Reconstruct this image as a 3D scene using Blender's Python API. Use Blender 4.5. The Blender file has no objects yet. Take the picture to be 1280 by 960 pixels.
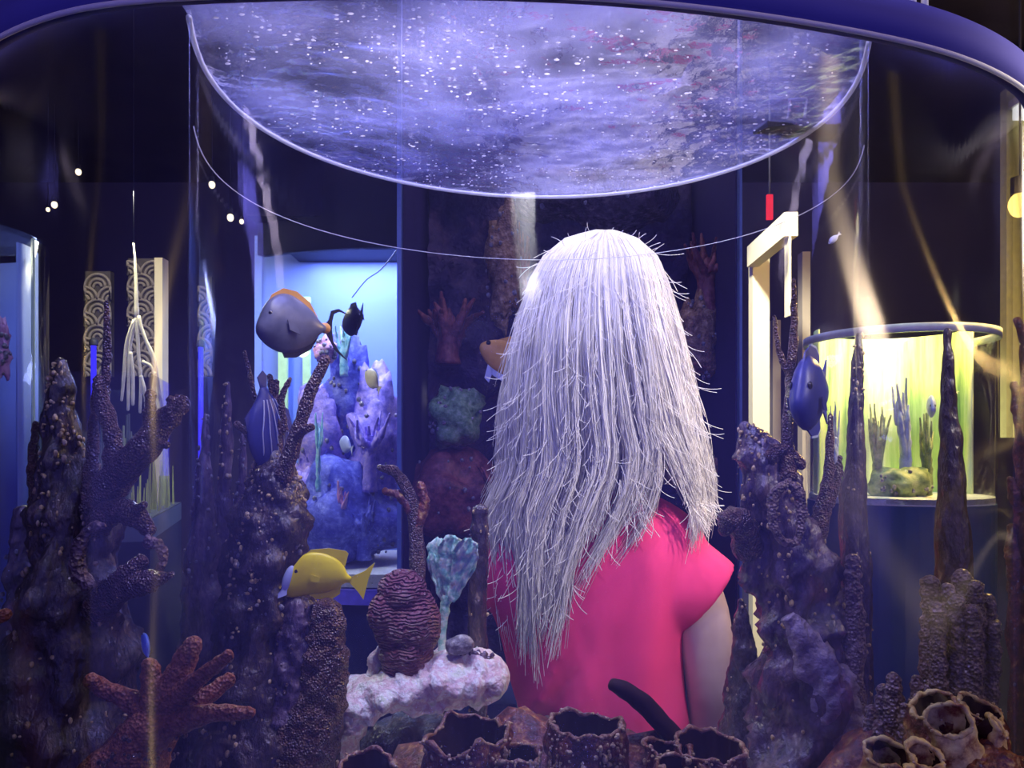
import bpy, math, random
import numpy as np
from mathutils import Vector, noise, Euler

random.seed(7)
RNG = np.random.default_rng(7)
SC = bpy.context.scene
COL = SC.collection

# ------------------------------------------------------------------ camera, world, lights, exposure
CAMZ, F, HOR = 1.30, 961.0, 560.0
cam = bpy.data.cameras.new('camera')
cam.sensor_width = 36.0
cam.lens = F / 1280.0 * 36.0
cam.shift_y = (HOR - 480.0) / 1280.0
cam.clip_start = 0.02
camo = bpy.data.objects.new('camera', cam)
camo.location = (0, 0, CAMZ)
camo.rotation_euler = (math.pi / 2, 0, 0)
COL.objects.link(camo)
SC.camera = camo

w = bpy.data.worlds.new('world')
SC.world = w
w.use_nodes = True
w.node_tree.nodes['Background'].inputs[0].default_value = (0.15, 0.13, 0.80, 1)
w.node_tree.nodes['Background'].inputs[1].default_value = 0.50

SC.view_settings.view_transform = 'Standard'
SC.view_settings.look = 'None'
SC.view_settings.exposure = 0.60
SC.view_settings.gamma = 1.0
SC.cycles.transparent_max_bounces = 64
SC.cycles.max_bounces = 8
SC.cycles.caustics_reflective = False
SC.cycles.caustics_refractive = False


def lamp(name, kind, loc, power, color, target=None, size=0.1, size_y=None, spot=None, blend=0.4):
    l = bpy.data.lights.new(name, kind)
    l.energy = power
    l.color = color
    if kind == 'AREA':
        l.size = size
        if size_y:
            l.shape = 'RECTANGLE'
            l.size_y = size_y
    else:
        l.shadow_soft_size = size
    if kind == 'SPOT':
        l.spot_size = math.radians(spot)
        l.spot_blend = blend
    o = bpy.data.objects.new(name, l)
    o.location = loc
    if target is not None:
        d = Vector(target) - Vector(loc)
        o.rotation_euler = d.to_track_quat('-Z', 'Y').to_euler()
    COL.objects.link(o)
    return o


lamp('tank_canopy_light', 'AREA', (0.0, 0.88, 2.10), 8, (0.36, 0.36, 1.0), (0.0, 0.88, 0), 0.55, 0.28)
lamp('tank_front_light', 'AREA', (0.0, 0.74, 1.80), 2.1, (1.0, 0.86, 0.80), (0.0, 1.05, 1.0), 0.5, 0.05)
lamp('ceiling_spot_on_hair', 'SPOT', (0.20, 0.93, 3.15), 112, (1.0, 0.93, 0.78), (0.16, 1.36, 1.35), 0.05, spot=25, blend=0.7)
lamp('dress_fill_spot', 'SPOT', (1.90, -0.10, 2.95), 330, (1.0, 0.88, 0.74), (0.20, 1.34, 1.27), 0.10, spot=17, blend=0.9)  # added spot to bring up the dress colour, no real fitting
lamp('ceiling_spot_on_ledge', 'SPOT', (-0.25, 0.6, 3.05), 70, (1.0, 0.97, 0.9), (-0.10, 1.02, 0.98), 0.04, spot=13, blend=0.7)
lamp('room_fill', 'POINT', (0.3, 3.2, 2.9), 18, (0.34, 0.28, 1.0), None, 0.3)
lamp('warm_fill', 'POINT', (2.5, 0.05, 2.95), 40, (1.0, 0.74, 0.46), None, 0.12)  # added warm fill for the front sponges, not a lamp of the room
GOLD = (1.0, 0.66, 0.22)
lamp('hall_lamp_right', 'POINT', (2.36, 1.02, 2.28), 5, GOLD, None, 0.045)
lamp('hall_lamp_left', 'POINT', (-1.57, -0.63, 2.33), 3.5, GOLD, None, 0.025)
lamp('hall_lamp_far_left', 'POINT', (-2.15, 0.12, 2.31), 0.7, GOLD, None, 0.02)


# ------------------------------------------------------------------ helpers
def P(px, py, d):
    return Vector(((px - 640.0) * d / F, d, CAMZ + (HOR - py) * d / F))


def link(o, parent=None):
    COL.objects.link(o)
    if parent is not None:
        o.parent = parent
        o.location = o.location - parent.location if False else o.location
    return o


def tag(o, label=None, cat=None, group=None, kind=None):
    if label: o['label'] = label
    if cat: o['category'] = cat
    if group: o['group'] = group
    if kind: o['kind'] = kind
    return o


def thing(name, label, cat, loc=(0, 0, 0), group=None):
    o = bpy.data.objects.new(name, None)
    o.empty_display_size = 0.05
    o.location = loc
    COL.objects.link(o)
    return tag(o, label, cat, group)


class MB:
    """collects vertices and faces, builds ONE mesh object; vertices are given in world space"""
    def __init__(s):
        s.v, s.f = [], []

    def add(s, v, f):
        b = len(s.v)
        s.v.extend([tuple(p) for p in v])
        s.f.extend([tuple(i + b for i in q) for q in f])
        return s

    def build(s, name, mat, parent=None, smooth=True, kind=None, label=None):
        me = bpy.data.meshes.new(name)
        off = Vector((0, 0, 0))
        p = parent
        while p is not None:
            off += Vector(p.location)
            p = p.parent
        v = s.v if off.length == 0 else [(a - off.x, b - off.y, c - off.z) for a, b, c in s.v]
        me.from_pydata(v, [], s.f)
        if smooth:
            me.polygons.foreach_set('use_smooth', [True] * len(me.polygons))
        me.materials.append(mat)
        me.update()
        o = bpy.data.objects.new(name, me)
        COL.objects.link(o)
        if parent is not None:
            o.parent = parent
        if kind: o['kind'] = kind
        if label: o['label'] = label
        return o


def spline(pts, n):
    """Catmull-Rom through rows of pts, n samples"""
    p = np.asarray(pts, float)
    if len(p) == 2:
        t = np.linspace(0, 1, n)[:, None]
        return p[0] * (1 - t) + p[1] * t
    q = np.vstack([2 * p[0] - p[1], p, 2 * p[-1] - p[-2]])
    out = []
    for t in np.linspace(0, len(p) - 1 - 1e-9, n):
        i = int(t); u = t - i
        a, b, c, d = q[i], q[i + 1], q[i + 2], q[i + 3]
        out.append(0.5 * (2 * b + (c - a) * u + (2 * a - 5 * b + 4 * c - d) * u * u + (3 * b - a - 3 * c + d) * u ** 3))
    return np.array(out)


def fbm(p, freq, seed=0.0, octv=3):
    q = Vector((p[0] * freq + seed * 3.1, p[1] * freq + seed * 1.7, p[2] * freq + seed * 5.3))
    s, a = 0.0, 1.0
    for k in range(octv):
        s += a * noise.noise(q)
        q = q * 2.07
        a *= 0.55
    return s


def tube(path, radii, n=16, sides=10, amp=0.0, freq=60.0, seed=0.0, stretch=1.0, knob=0.0, knob_n=6, tip=True, flat=1.0, start_cap=True):
    """swept tube with rounded tip and lumpy surface. path: control points; radii: one per control point"""
    ctrl = np.hstack([np.asarray([tuple(p) for p in path], float), np.asarray(radii, float)[:, None]])
    s = spline(ctrl, n)
    c, r = s[:, :3], np.maximum(s[:, 3], 1e-4)
    if tip:      # rounded end
        d = c[-1] - c[-2]
        d = d / (np.linalg.norm(d) + 1e-9)
        R = r[-1]
        ec = [c[-1] + d * R * k for k in (0.5, 0.85, 0.98)]
        er = [R * 0.86, R * 0.52, R * 0.15]
        c = np.vstack([c, ec]); r = np.concatenate([r, er])
    t = np.gradient(c, axis=0)
    t /= (np.linalg.norm(t, axis=1)[:, None] + 1e-9)
    up = np.array([0.0, 1.0, 0.0]) if abs(t[0][1]) < 0.9 else np.array([1.0, 0, 0])
    v, f = [], []
    m = len(c)
    for i in range(m):
        a = np.cross(up, t[i]); a /= (np.linalg.norm(a) + 1e-9)
        b = np.cross(t[i], a)
        up = np.cross(a, t[i]) * -1 if False else b
        up = b
        for j in range(sides):
            th = 2 * math.pi * j / sides
            dirv = a * math.cos(th) + b * math.sin(th) * flat
            rr = r[i]
            p = c[i] + dirv * rr
            if amp:
                q = (p[0], p[1], p[2] / stretch)
                rr = rr + amp * fbm(q, freq, seed, 5 if amp > 0.004 else 3) * min(1.0, rr / (amp * 2 + 1e-9))
            if knob:
                rr *= 1 + knob * math.sin(i * 6.28 * knob_n / m + seed) * 0.5 + knob * 0.5 * noise.noise(Vector((th * 0.8, i * 0.35, seed)))
            v.append(c[i] + dirv * rr)
        # next 'up' must be perpendicular-ish to tangent
        up = b
        if i + 1 < m:
            up = b - t[i + 1] * np.dot(b, t[i + 1])
            nn = np.linalg.norm(up)
            up = up / nn if nn > 1e-6 else b
            # a = up x t gives the same frame next time
    for i in range(m - 1):
        for j in range(sides):
            k = (j + 1) % sides
            f.append((i * sides + j, i * sides + k, (i + 1) * sides + k, (i + 1) * sides + j))
    if start_cap:
        f.append(tuple(range(sides - 1, -1, -1)))
    f.append(tuple((m - 1) * sides + j for j in range(sides)))
    return v, f


def ball(c, rx, ry, rz, seg=14, rings=9, amp=0.0, freq=40.0, seed=0.0, stretch=1.0, fn=None):
    v, f = [], []
    c = Vector(c)
    for i in range(rings + 1):
        ph = math.pi * i / rings
        for j in range(seg):
            th = 2 * math.pi * j / seg
            d = Vector((math.sin(ph) * math.cos(th), math.sin(ph) * math.sin(th), math.cos(ph)))
            s = 1.0
            p = Vector((c.x + d.x * rx, c.y + d.y * ry, c.z + d.z * rz))
            if amp:
                s += amp * fbm((p.x, p.y, p.z / stretch), freq, seed)
            if fn:
                s += fn(d)
            v.append((c.x + d.x * rx * s, c.y + d.y * ry * s, c.z + d.z * rz * s))
    for i in range(rings):
        for j in range(seg):
            k = (j + 1) % seg
            f.append((i * seg + j, (i + 1) * seg + j, (i + 1) * seg + k, i * seg + k))
    return v, f


def boxv(c, s, rz=0.0):
    c = Vector(c)
    cz, sz = math.cos(rz), math.sin(rz)
    v = []
    for z in (-1, 1):
        for x, y in ((-1, -1), (1, -1), (1, 1), (-1, 1)):
            X, Y = x * s[0] / 2, y * s[1] / 2
            v.append((c.x + X * cz - Y * sz, c.y + X * sz + Y * cz, c.z + z * s[2] / 2))
    f = [(3, 2, 1, 0), (4, 5, 6, 7), (0, 1, 5, 4), (1, 2, 6, 5), (2, 3, 7, 6), (3, 0, 4, 7)]
    return v, f


def prism(poly, thick):
    """poly: list of 3D points (planar-ish), thickened along its normal"""
    p = [Vector(q) for q in poly]
    n = Vector((0, 0, 0))
    for i in range(len(p)):
        a, b = p[i], p[(i + 1) % len(p)]
        n += a.cross(b)
    n.normalize()
    m = len(p)
    v = [q + n * thick / 2 for q in p] + [q - n * thick / 2 for q in p]
    f = [tuple(range(m)), tuple(range(2 * m - 1, m - 1, -1))]
    for i in range(m):
        k = (i + 1) % m
        f.append((i, i + m, k + m, k))
    return v, f


# ------------------------------------------------------------------ materials
def newmat(name):
    m = bpy.data.materials.new(name)
    m.use_nodes = True
    nt = m.node_tree
    b = nt.nodes.get('Principled BSDF')
    return m, nt, b


def plain(name, col, rough=0.5, spec=0.4, metal=0.0, var=0.12, scale=40.0, bump=0.0, trans=0.0):
    m, nt, b = newmat(name)
    b.inputs['Roughness'].default_value = rough
    b.inputs['Specular IOR Level'].default_value = spec
    b.inputs['Metallic'].default_value = metal
    tc = nt.nodes.new('ShaderNodeTexCoord')
    nz = nt.nodes.new('ShaderNodeTexNoise')
    nz.inputs['Scale'].default_value = scale
    nz.inputs['Detail'].default_value = 4
    nt.links.new(tc.outputs['Object'], nz.inputs['Vector'])
    rp = nt.nodes.new('ShaderNodeValToRGB')
    rp.color_ramp.elements[0].position = 0.3
    rp.color_ramp.elements[1].position = 0.7
    rp.color_ramp.elements[0].color = tuple(c * (1 - var) for c in col) + (1,)
    rp.color_ramp.elements[1].color = tuple(min(1, c * (1 + var)) for c in col) + (1,)
    nt.links.new(nz.outputs['Fac'], rp.inputs[0])
    nt.links.new(rp.outputs[0], b.inputs['Base Color'])
    if bump:
        bp = nt.nodes.new('ShaderNodeBump')
        bp.inputs['Strength'].default_value = bump
        bp.inputs['Distance'].default_value = 0.002
        nt.links.new(nz.outputs['Fac'], bp.inputs['Height'])
        nt.links.new(bp.outputs[0], b.inputs['Normal'])
    return m


def mottled(name, cols, scale=60.0, rough=0.45, spec=0.5, bump=0.6, dist=0.003, positions=None, detail=8, vor=None, stretch=(1, 1, 1), wave=None):
    m, nt, b = newmat(name)
    b.inputs['Roughness'].default_value = rough
    b.inputs['Specular IOR Level'].default_value = spec
    tc = nt.nodes.new('ShaderNodeTexCoord')
    mp = nt.nodes.new('ShaderNodeMapping')
    mp.inputs['Scale'].default_value = stretch
    nt.links.new(tc.outputs['Object'], mp.inputs[0])
    nz = nt.nodes.new('ShaderNodeTexNoise')
    nz.inputs['Scale'].default_value = scale
    nz.inputs['Detail'].default_value = detail
    nz.inputs['Roughness'].default_value = 0.65
    nt.links.new(mp.outputs[0], nz.inputs['Vector'])
    rp = nt.nodes.new('ShaderNodeValToRGB')
    cr = rp.color_ramp
    n = len(cols)
    pos = positions or [0.3 + 0.42 * i / (n - 1) for i in range(n)]
    while len(cr.elements) < n:
        cr.elements.new(0.5)
    for e, c, q in zip(cr.elements, cols, pos):
        e.position = q
        e.color = tuple(c) + (1,)
    nt.links.new(nz.outputs['Fac'], rp.inputs[0])
    nt.links.new(rp.outputs[0], b.inputs['Base Color'])
    n2 = nt.nodes.new('ShaderNodeTexNoise')
    n2.inputs['Scale'].default_value = scale * 2.5
    n2.inputs['Detail'].default_value = 5
    nt.links.new(mp.outputs[0], n2.inputs['Vector'])
    h = n2.outputs['Fac']
    if vor:
        vo = nt.nodes.new('ShaderNodeTexVoronoi')
        vo.inputs['Scale'].default_value = vor
        nt.links.new(mp.outputs[0], vo.inputs['Vector'])
        h = vo.outputs['Distance']
    if wave:
        wv = nt.nodes.new('ShaderNodeTexWave')
        wv.inputs['Scale'].default_value = wave
        wv.inputs['Distortion'].default_value = 9.0
        wv.inputs['Detail Scale'].default_value = 1.2
        wv.bands_direction = 'Z'
        nt.links.new(mp.outputs[0], wv.inputs['Vector'])
        h = wv.outputs['Fac']
    bp = nt.nodes.new('ShaderNodeBump')
    bp.inputs['Strength'].default_value = bump
    bp.inputs['Distance'].default_value = dist
    nt.links.new(h, bp.inputs['Height'])
    nt.links.new(bp.outputs[0], b.inputs['Normal'])
    return m


def emit(name, col, strength):
    m = bpy.data.materials.new(name)
    m.use_nodes = True
    nt = m.node_tree
    nt.nodes.clear()
    o = nt.nodes.new('ShaderNodeOutputMaterial')
    e = nt.nodes.new('ShaderNodeEmission')
    e.inputs[0].default_value = tuple(col) + (1,)
    e.inputs[1].default_value = strength
    nt.links.new(e.outputs[0], o.inputs[0])
    return m


def acrylic(name, tint=(0.95, 0.96, 1.0), base=0.06, edge=0.75, power=4.0, rough=0.16, aniso=0.82, haze=0.0025, haze_col=(0.14, 0.12, 0.9)):
    """clear sheet: clear through, sheen that grows towards grazing, vertical wiping scratches, blue water haze put into the colour"""
    m = bpy.data.materials.new(name)
    m.use_nodes = True
    nt = m.node_tree
    nt.nodes.clear()
    N, L = nt.nodes.new, nt.links.new
    o = N('ShaderNodeOutputMaterial')
    tr = N('ShaderNodeBsdfTransparent'); tr.inputs[0].default_value = tuple(tint) + (1,)
    gl = N('ShaderNodeBsdfAnisotropic')
    gl.inputs['Color'].default_value = (0.95, 0.95, 1, 1)
    gl.inputs['Roughness'].default_value = rough
    gl.inputs['Anisotropy'].default_value = aniso
    tg = N('ShaderNodeTangent'); tg.direction_type = 'RADIAL'; tg.axis = 'Z'
    L(tg.outputs[0], gl.inputs['Tangent'])
    lw = N('ShaderNodeLayerWeight'); lw.inputs[0].default_value = 0.5
    pw = N('ShaderNodeMath'); pw.operation = 'POWER'; pw.inputs[1].default_value = power
    L(lw.outputs['Facing'], pw.inputs[0])
    ml = N('ShaderNodeMath'); ml.operation = 'MULTIPLY_ADD'
    ml.inputs[1].default_value = edge; ml.inputs[2].default_value = base
    ml.use_clamp = True
    L(pw.outputs[0], ml.inputs[0])
    mx = N('ShaderNodeMixShader')
    L(ml.outputs[0], mx.inputs[0]); L(tr.outputs[0], mx.inputs[1]); L(gl.outputs[0], mx.inputs[2])
    df = N('ShaderNodeBsdfTranslucent'); df.inputs[0].default_value = tuple(haze_col) + (1,)
    d2 = N('ShaderNodeBsdfDiffuse'); d2.inputs[0].default_value = tuple(haze_col) + (1,)
    ad = N('ShaderNodeMixShader'); ad.inputs[0].default_value = 0.5
    L(df.outputs[0], ad.inputs[1]); L(d2.outputs[0], ad.inputs[2])
    m2 = N('ShaderNodeMixShader')
    tc = N('ShaderNodeTexCoord'); mp = N('ShaderNodeMapping'); mp.inputs['Scale'].default_value = (9, 9, 1.6)
    L(tc.outputs['Object'], mp.inputs[0])
    nz = N('ShaderNodeTexNoise'); nz.inputs['Scale'].default_value = 3.0; nz.inputs['Detail'].default_value = 5
    L(mp.outputs[0], nz.inputs['Vector'])
    fm = N('ShaderNodeMath'); fm.operation = 'MULTIPLY'; fm.inputs[1].default_value = haze * 2  # blue veil painted on the sheet for light scattered in the water
    L(nz.outputs['Fac'], fm.inputs[0])
    L(fm.outputs[0], m2.inputs[0]); L(mx.outputs[0], m2.inputs[1]); L(ad.outputs[0], m2.inputs[2])
    L(m2.outputs[0], o.inputs[0])
    return m


def water_mat(name):
    m = bpy.data.materials.new(name)
    m.use_nodes = True
    nt = m.node_tree
    nt.nodes.clear()
    N, L = nt.nodes.new, nt.links.new
    o = N('ShaderNodeOutputMaterial')
    tr = N('ShaderNodeBsdfTransparent'); tr.inputs[0].default_value = (0.82, 0.84, 1, 1)
    tl = N('ShaderNodeBsdfTranslucent'); tl.inputs[0].default_value = (0.52, 0.54, 1.0, 1)
    gl = N('ShaderNodeBsdfAnisotropic'); gl.inputs['Color'].default_value = (0.9, 0.9, 1, 1)
    gl.inputs['Roughness'].default_value = 0.04
    tc = N('ShaderNodeTexCoord')
    nz = N('ShaderNodeTexNoise'); nz.inputs['Scale'].default_value = 38; nz.inputs['Detail'].default_value = 4
    L(tc.outputs['Object'], nz.inputs['Vector'])
    bp = N('ShaderNodeBump'); bp.inputs['Strength'].default_value = 0.55; bp.inputs['Distance'].default_value = 0.006
    L(nz.outputs['Fac'], bp.inputs['Height'])
    L(bp.outputs[0], gl.inputs['Normal'])
    n2 = N('ShaderNodeTexNoise'); n2.inputs['Scale'].default_value = 9; n2.inputs['Detail'].default_value = 6
    L(tc.outputs['Object'], n2.inputs['Vector'])
    rp = N('ShaderNodeMapRange'); rp.inputs[1].default_value = 0.35; rp.inputs[2].default_value = 0.7
    rp.inputs[3].default_value = 0.04; rp.inputs[4].default_value = 0.20
    L(n2.outputs['Fac'], rp.inputs[0])
    a = N('ShaderNodeMixShader')
    L(rp.outputs[0], a.inputs[0]); L(tr.outputs[0], a.inputs[1]); L(tl.outputs[0], a.inputs[2])
    b = N('ShaderNodeMixShader'); b.inputs[0].default_value = 0.33
    L(a.outputs[0], b.inputs[1]); L(gl.outputs[0], b.inputs[2])
    L(b.outputs[0], o.inputs[0])
    return m


def translucent(name, col, mix=0.5):
    m = bpy.data.materials.new(name)
    m.use_nodes = True
    nt = m.node_tree
    nt.nodes.clear()
    N, L = nt.nodes.new, nt.links.new
    o = N('ShaderNodeOutputMaterial')
    tl = N('ShaderNodeBsdfTranslucent'); tl.inputs[0].default_value = tuple(col) + (1,)
    df = N('ShaderNodeBsdfDiffuse'); df.inputs[0].default_value = tuple(col) + (1,)
    a = N('ShaderNodeMixShader'); a.inputs[0].default_value = mix
    L(df.outputs[0], a.inputs[1]); L(tl.outputs[0], a.inputs[2])
    L(a.outputs[0], o.inputs[0])
    return m


M_ACR = acrylic('clear_acrylic')
M_ACR_SMALL = acrylic('clear_acrylic_far', base=0.012, edge=0.5, rough=0.05, aniso=0.3, haze=0.001)
M_ACR_IN = acrylic('clear_acrylic_inner', base=0.001, edge=0.22, power=4.0, rough=0.09, aniso=0.8, haze=0.0022)
M_ACR_BACK = acrylic('clear_acrylic_back', base=0.0, edge=0.25, power=5.0, rough=0.12, aniso=0.6, haze=0.0)
M_WATER = water_mat('rippled_water')
M_BUBBLE = translucent('white_bubbles', (0.95, 0.93, 0.9), 0.75)
M_EDGE = translucent('polished_edge', (0.98, 0.98, 0.96), 0.35)
M_BAND = plain('violet_hoop', (0.105, 0.10, 0.36), 0.8, 0.1, var=0.05, scale=8)
M_DARK = plain('dark_paint', (0.018, 0.018, 0.035), 0.6, 0.3)
M_NAVY = plain('navy_paint', (0.02, 0.03, 0.12), 0.5, 0.3)
M_SAND = mottled('pale_sand', [(0.45, 0.5, 0.42), (0.8, 0.82, 0.74), (0.6, 0.62, 0.55)], 120, 0.9, 0.1, 0.4)
M_ROCK = mottled('dark_reef_rock', [(0.014, 0.010, 0.016), (0.05, 0.032, 0.034), (0.09, 0.055, 0.045), (0.42, 0.28, 0.15)], 55, 0.24, 0.8, 1.0, 0.006,
                 [0.30, 0.48, 0.60, 0.74], stretch=(1, 1, 0.45))
M_ROCK2 = mottled('violet_reef_rock', [(0.02, 0.014, 0.03), (0.08, 0.05, 0.09), (0.20, 0.13, 0.16), (0.5, 0.4, 0.36)], 48, 0.26, 0.8, 1.0, 0.006,
                  [0.30, 0.48, 0.62, 0.76], stretch=(1, 1, 0.4))
M_GOLD = mottled('golden_crust', [(0.25, 0.14, 0.04), (0.7, 0.5, 0.2), (0.85, 0.72, 0.5)], 150, 0.3, 0.8, 0.8)
M_PALECRUST = mottled('pale_crust', [(0.05, 0.04, 0.06), (0.22, 0.2, 0.22), (0.62, 0.62, 0.58)], 110, 0.4, 0.6, 0.8)
M_FINGER = mottled('rust_finger_coral', [(0.12, 0.03, 0.016), (0.30, 0.085, 0.03), (0.55, 0.25, 0.10)], 110, 0.5, 0.5, 0.9, 0.003, vor=320)
M_BRANCH = mottled('brown_branch_coral', [(0.035, 0.016, 0.02), (0.11, 0.05, 0.04), (0.32, 0.17, 0.11)], 110, 0.30, 0.8, 1.0, 0.004, vor=380)
M_MAROON = mottled('maroon_sponge', [(0.03, 0.006, 0.008), (0.12, 0.02, 0.015), (0.25, 0.06, 0.025), (0.75, 0.5, 0.12)], 75, 0.3, 0.7, 1.0, 0.004,
                   [0.32, 0.48, 0.58, 0.72])
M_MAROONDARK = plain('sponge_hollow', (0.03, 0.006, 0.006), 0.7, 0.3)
M_RIMGOLD = mottled('golden_sponge_lip', [(0.08, 0.015, 0.012), (0.22, 0.07, 0.03), (0.8, 0.62, 0.3)], 130, 0.35, 0.7, 0.7)
M_YELLOWTUBE = mottled('yellow_sponge', [(0.22, 0.05, 0.02), (0.7, 0.5, 0.16), (0.9, 0.78, 0.28)], 40, 0.45, 0.5, 0.6, 0.003, [0.40, 0.52, 0.66])
M_BRAIN = mottled('maroon_brain_coral', [(0.10, 0.02, 0.045), (0.22, 0.06, 0.09), (0.36, 0.13, 0.15)], 60, 0.45, 0.5, 1.0, 0.005, wave=70)
M_LEDGE = mottled('crusted_ledge_rock', [(0.50, 0.58, 0.36), (0.90, 0.90, 0.80), (0.72, 0.50, 0.52), (0.92, 0.92, 0.86), (0.3, 0.25, 0.25)], 40, 0.8, 0.2, 1.0, 0.006,
                  [0.30, 0.42, 0.52, 0.60, 0.76])
M_MINT = mottled('mint_leaf_coral', [(0.12, 0.38, 0.33), (0.35, 0.75, 0.62), (0.80, 0.92, 0.80), (0.55, 0.6, 0.2)], 90, 0.4, 0.4, 0.6)
M_KNOB = mottled('grey_brown_column_coral', [(0.05, 0.03, 0.04), (0.17, 0.10, 0.10), (0.48, 0.34, 0.30)], 90, 0.4, 0.6, 1.0, 0.004, vor=260)


# ------------------------------------------------------------------ room shell
def slab(name, c, s, mat):
    o = MB().add(*boxv(c, s)).build(name, mat, None, False)
    o['kind'] = 'structure'
    return o


M_FLOOR = mottled('dark_floor', [(0.02, 0.02, 0.03), (0.035, 0.035, 0.05)], 6, 0.5, 0.4, 0.1)
M_CEIL = mottled('dark_ceiling', [(0.02, 0.018, 0.03), (0.06, 0.05, 0.06)], 3, 0.8, 0.2, 0.1)
M_WALL = mottled('navy_wall', [(0.06, 0.055, 0.12), (0.08, 0.07, 0.14)], 3, 0.7, 0.2, 0.1)
M_WALLR = mottled('brown_wall', [(0.06, 0.052, 0.05), (0.085, 0.075, 0.06)], 3, 0.7, 0.2, 0.1)
slab('floor', (0, 2.0, -0.05), (9.2, 7.4, 0.1), M_FLOOR)
slab('ceiling', (0, 2.3, 3.25), (9.2, 6.8, 0.1), M_CEIL)
slab('wall_back', (0, 5.55, 1.6), (9.2, 0.1, 3.2), M_WALL)
slab('wall_left', (-4.55, 2.2, 1.6), (0.1, 6.6, 3.2), M_WALL)
slab('wall_right', (4.55, 2.2, 1.6), (0.1, 6.6, 3.2), M_WALLR)

# ------------------------------------------------------------------ the big aquarium
H = 0.385
ZW = CAMZ + H            # water level
ZF = 0.83                # sand level


def plan(px, py):
    d = H * F / (HOR - py)
    return ((px - 640) * d / F, d)


rear_px = [(236, 20), (236, 44), (243, 78), (262, 115), (298, 152), (350, 186), (420, 213), (500, 233), (580, 246), (660, 252), (740, 250),
           (820, 242), (900, 224), (960, 203), (1020, 172), (1060, 136), (1080, 104), (1086, 76), (1086, 52)]
rear = np.array([plan(*p) for p in rear_px])
front_px = [(-8, 92), (-6, 72), (0, 57), (50, 33), (97, 15), (144, 6), (185, 1), (300, -5), (450, -9), (640, -9), (740, -3), (850, 8), (917, 17),
            (984, 26), (1082, 44), (1145, 57), (1186, 72), (1220, 87), (1253, 106), (1265, 118), (1267, 132)]
front = np.array([plan(*p) for p in front_px])
back_close = np.array([(0.565, 0.95), (0.52, 1.08), (0.40, 1.19), (0.2, 1.245), (0, 1.258), (-0.2, 1.245), (-0.40, 1.18), (-0.505, 1.06), (-0.55, 0.93)])
REAR = spline(rear, 90)
FRONT = spline(front, 110)
full_ctrl = np.vstack([front, back_close, front[:1]])
FULL = spline(full_ctrl, 220)[:-1]


def relax(c, it):
    c = c.copy()
    for _ in range(it):
        c[1:-1] = 0.5 * c[1:-1] + 0.25 * (c[:-2] + c[2:])
    return c


FRONT, REAR = relax(FRONT, 70), relax(REAR, 90)


def offset2d(curve, d, closed=False):
    c = np.asarray(curve)
    t = np.gradient(c, axis=0)
    if closed:
        t = np.roll(c, -1, 0) - np.roll(c, 1, 0)
    t /= np.linalg.norm(t, axis=1)[:, None] + 1e-9
    n = np.stack([t[:, 1], -t[:, 0]], 1)
    return c + n * d


def wall_strip(curve, z0, z1, th, closed=False):
    a = np.asarray(curve); b = offset2d(a, th, closed)
    n = len(a)
    v = [(x, y, z0) for x, y in a] + [(x, y, z1) for x, y in a] + [(x, y, z0) for x, y in b] + [(x, y, z1) for x, y in b]
    f = []
    m = n if closed else n - 1
    for i in range(m):
        k = (i + 1) % n
        f += [(i, k, n + k, n + i), (2 * n + k, 2 * n + i, 3 * n + i, 3 * n + k), (n + i, n + k, 3 * n + k, 3 * n + i), (k, i, 2 * n + i, 2 * n + k)]
    if not closed:
        f += [(0, n, 3 * n, 2 * n), (n - 1, 3 * n - 1, 4 * n - 1, 2 * n - 1)]
    return v, f


def ring_tube(curve, z, r, sides=8):
    path = [(x, y, z) for x, y in curve]
    return tube(path, [r] * len(path), n=len(path), sides=sides, tip=False)


aq = thing('aquarium', 'large round clear acrylic aquarium with violet top hoop, full of dark corals', 'aquarium', (0, 0.95, 0))
MB().add(*wall_strip(FRONT, ZF - 0.03, ZW + 0.03, 0.010)).build('front_wall', M_ACR, aq)
BACK = relax(spline(np.vstack([FRONT[-1:], back_close, FRONT[:1]]), 110), 80)
MB().add(*wall_strip(BACK, ZF - 0.03, 2.08, 0.010)).build('back_wall', M_ACR_BACK, aq)
MB().add(*wall_strip(REAR, ZF - 0.03, ZW + 0.004, 0.008)).build('inner_wall', M_ACR_IN, aq)
BANDC = offset2d(FRONT, 0.013)
MB().add(*wall_strip(offset2d(FRONT, 0.011), ZW - 0.011, ZW + 0.027, 0.012)).build('top_hoop', M_BAND, aq)
MB().add(*ring_tube(offset2d(FRONT, 0.0235), ZW - 0.0125, 0.0024)).build('hoop_edge', M_EDGE, aq, label='bright polished lower edge of the hoop')
MB().add(*ring_tube(REAR, ZW - 0.001, 0.0026)).build('waterline_edge', M_EDGE, aq, label='bright curved line where the water meets the rear wall')
MB().add(*ring_tube(offset2d(REAR, 0.004), ZW - 0.098, 0.0005, 6)).build('wall_joint', M_EDGE, aq)
for q in (REAR[0], REAR[-1]):
    MB().add(*tube([(q[0], q[1], ZF), (q[0], q[1], ZW)], [0.0011, 0.0011], 4, 8, tip=False)).build('seam', M_ACR_SMALL, aq)
# water surface: star-shaped region between the front wall and the rear arc
iL = int(np.argmin(np.abs(FRONT[:, 0] - REAR[0, 0])))
iR = int(np.argmin(np.abs(FRONT[:, 0] - REAR[-1, 0])))
loop = np.vstack([REAR, FRONT[iL:iR + 1][::-1]])
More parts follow.
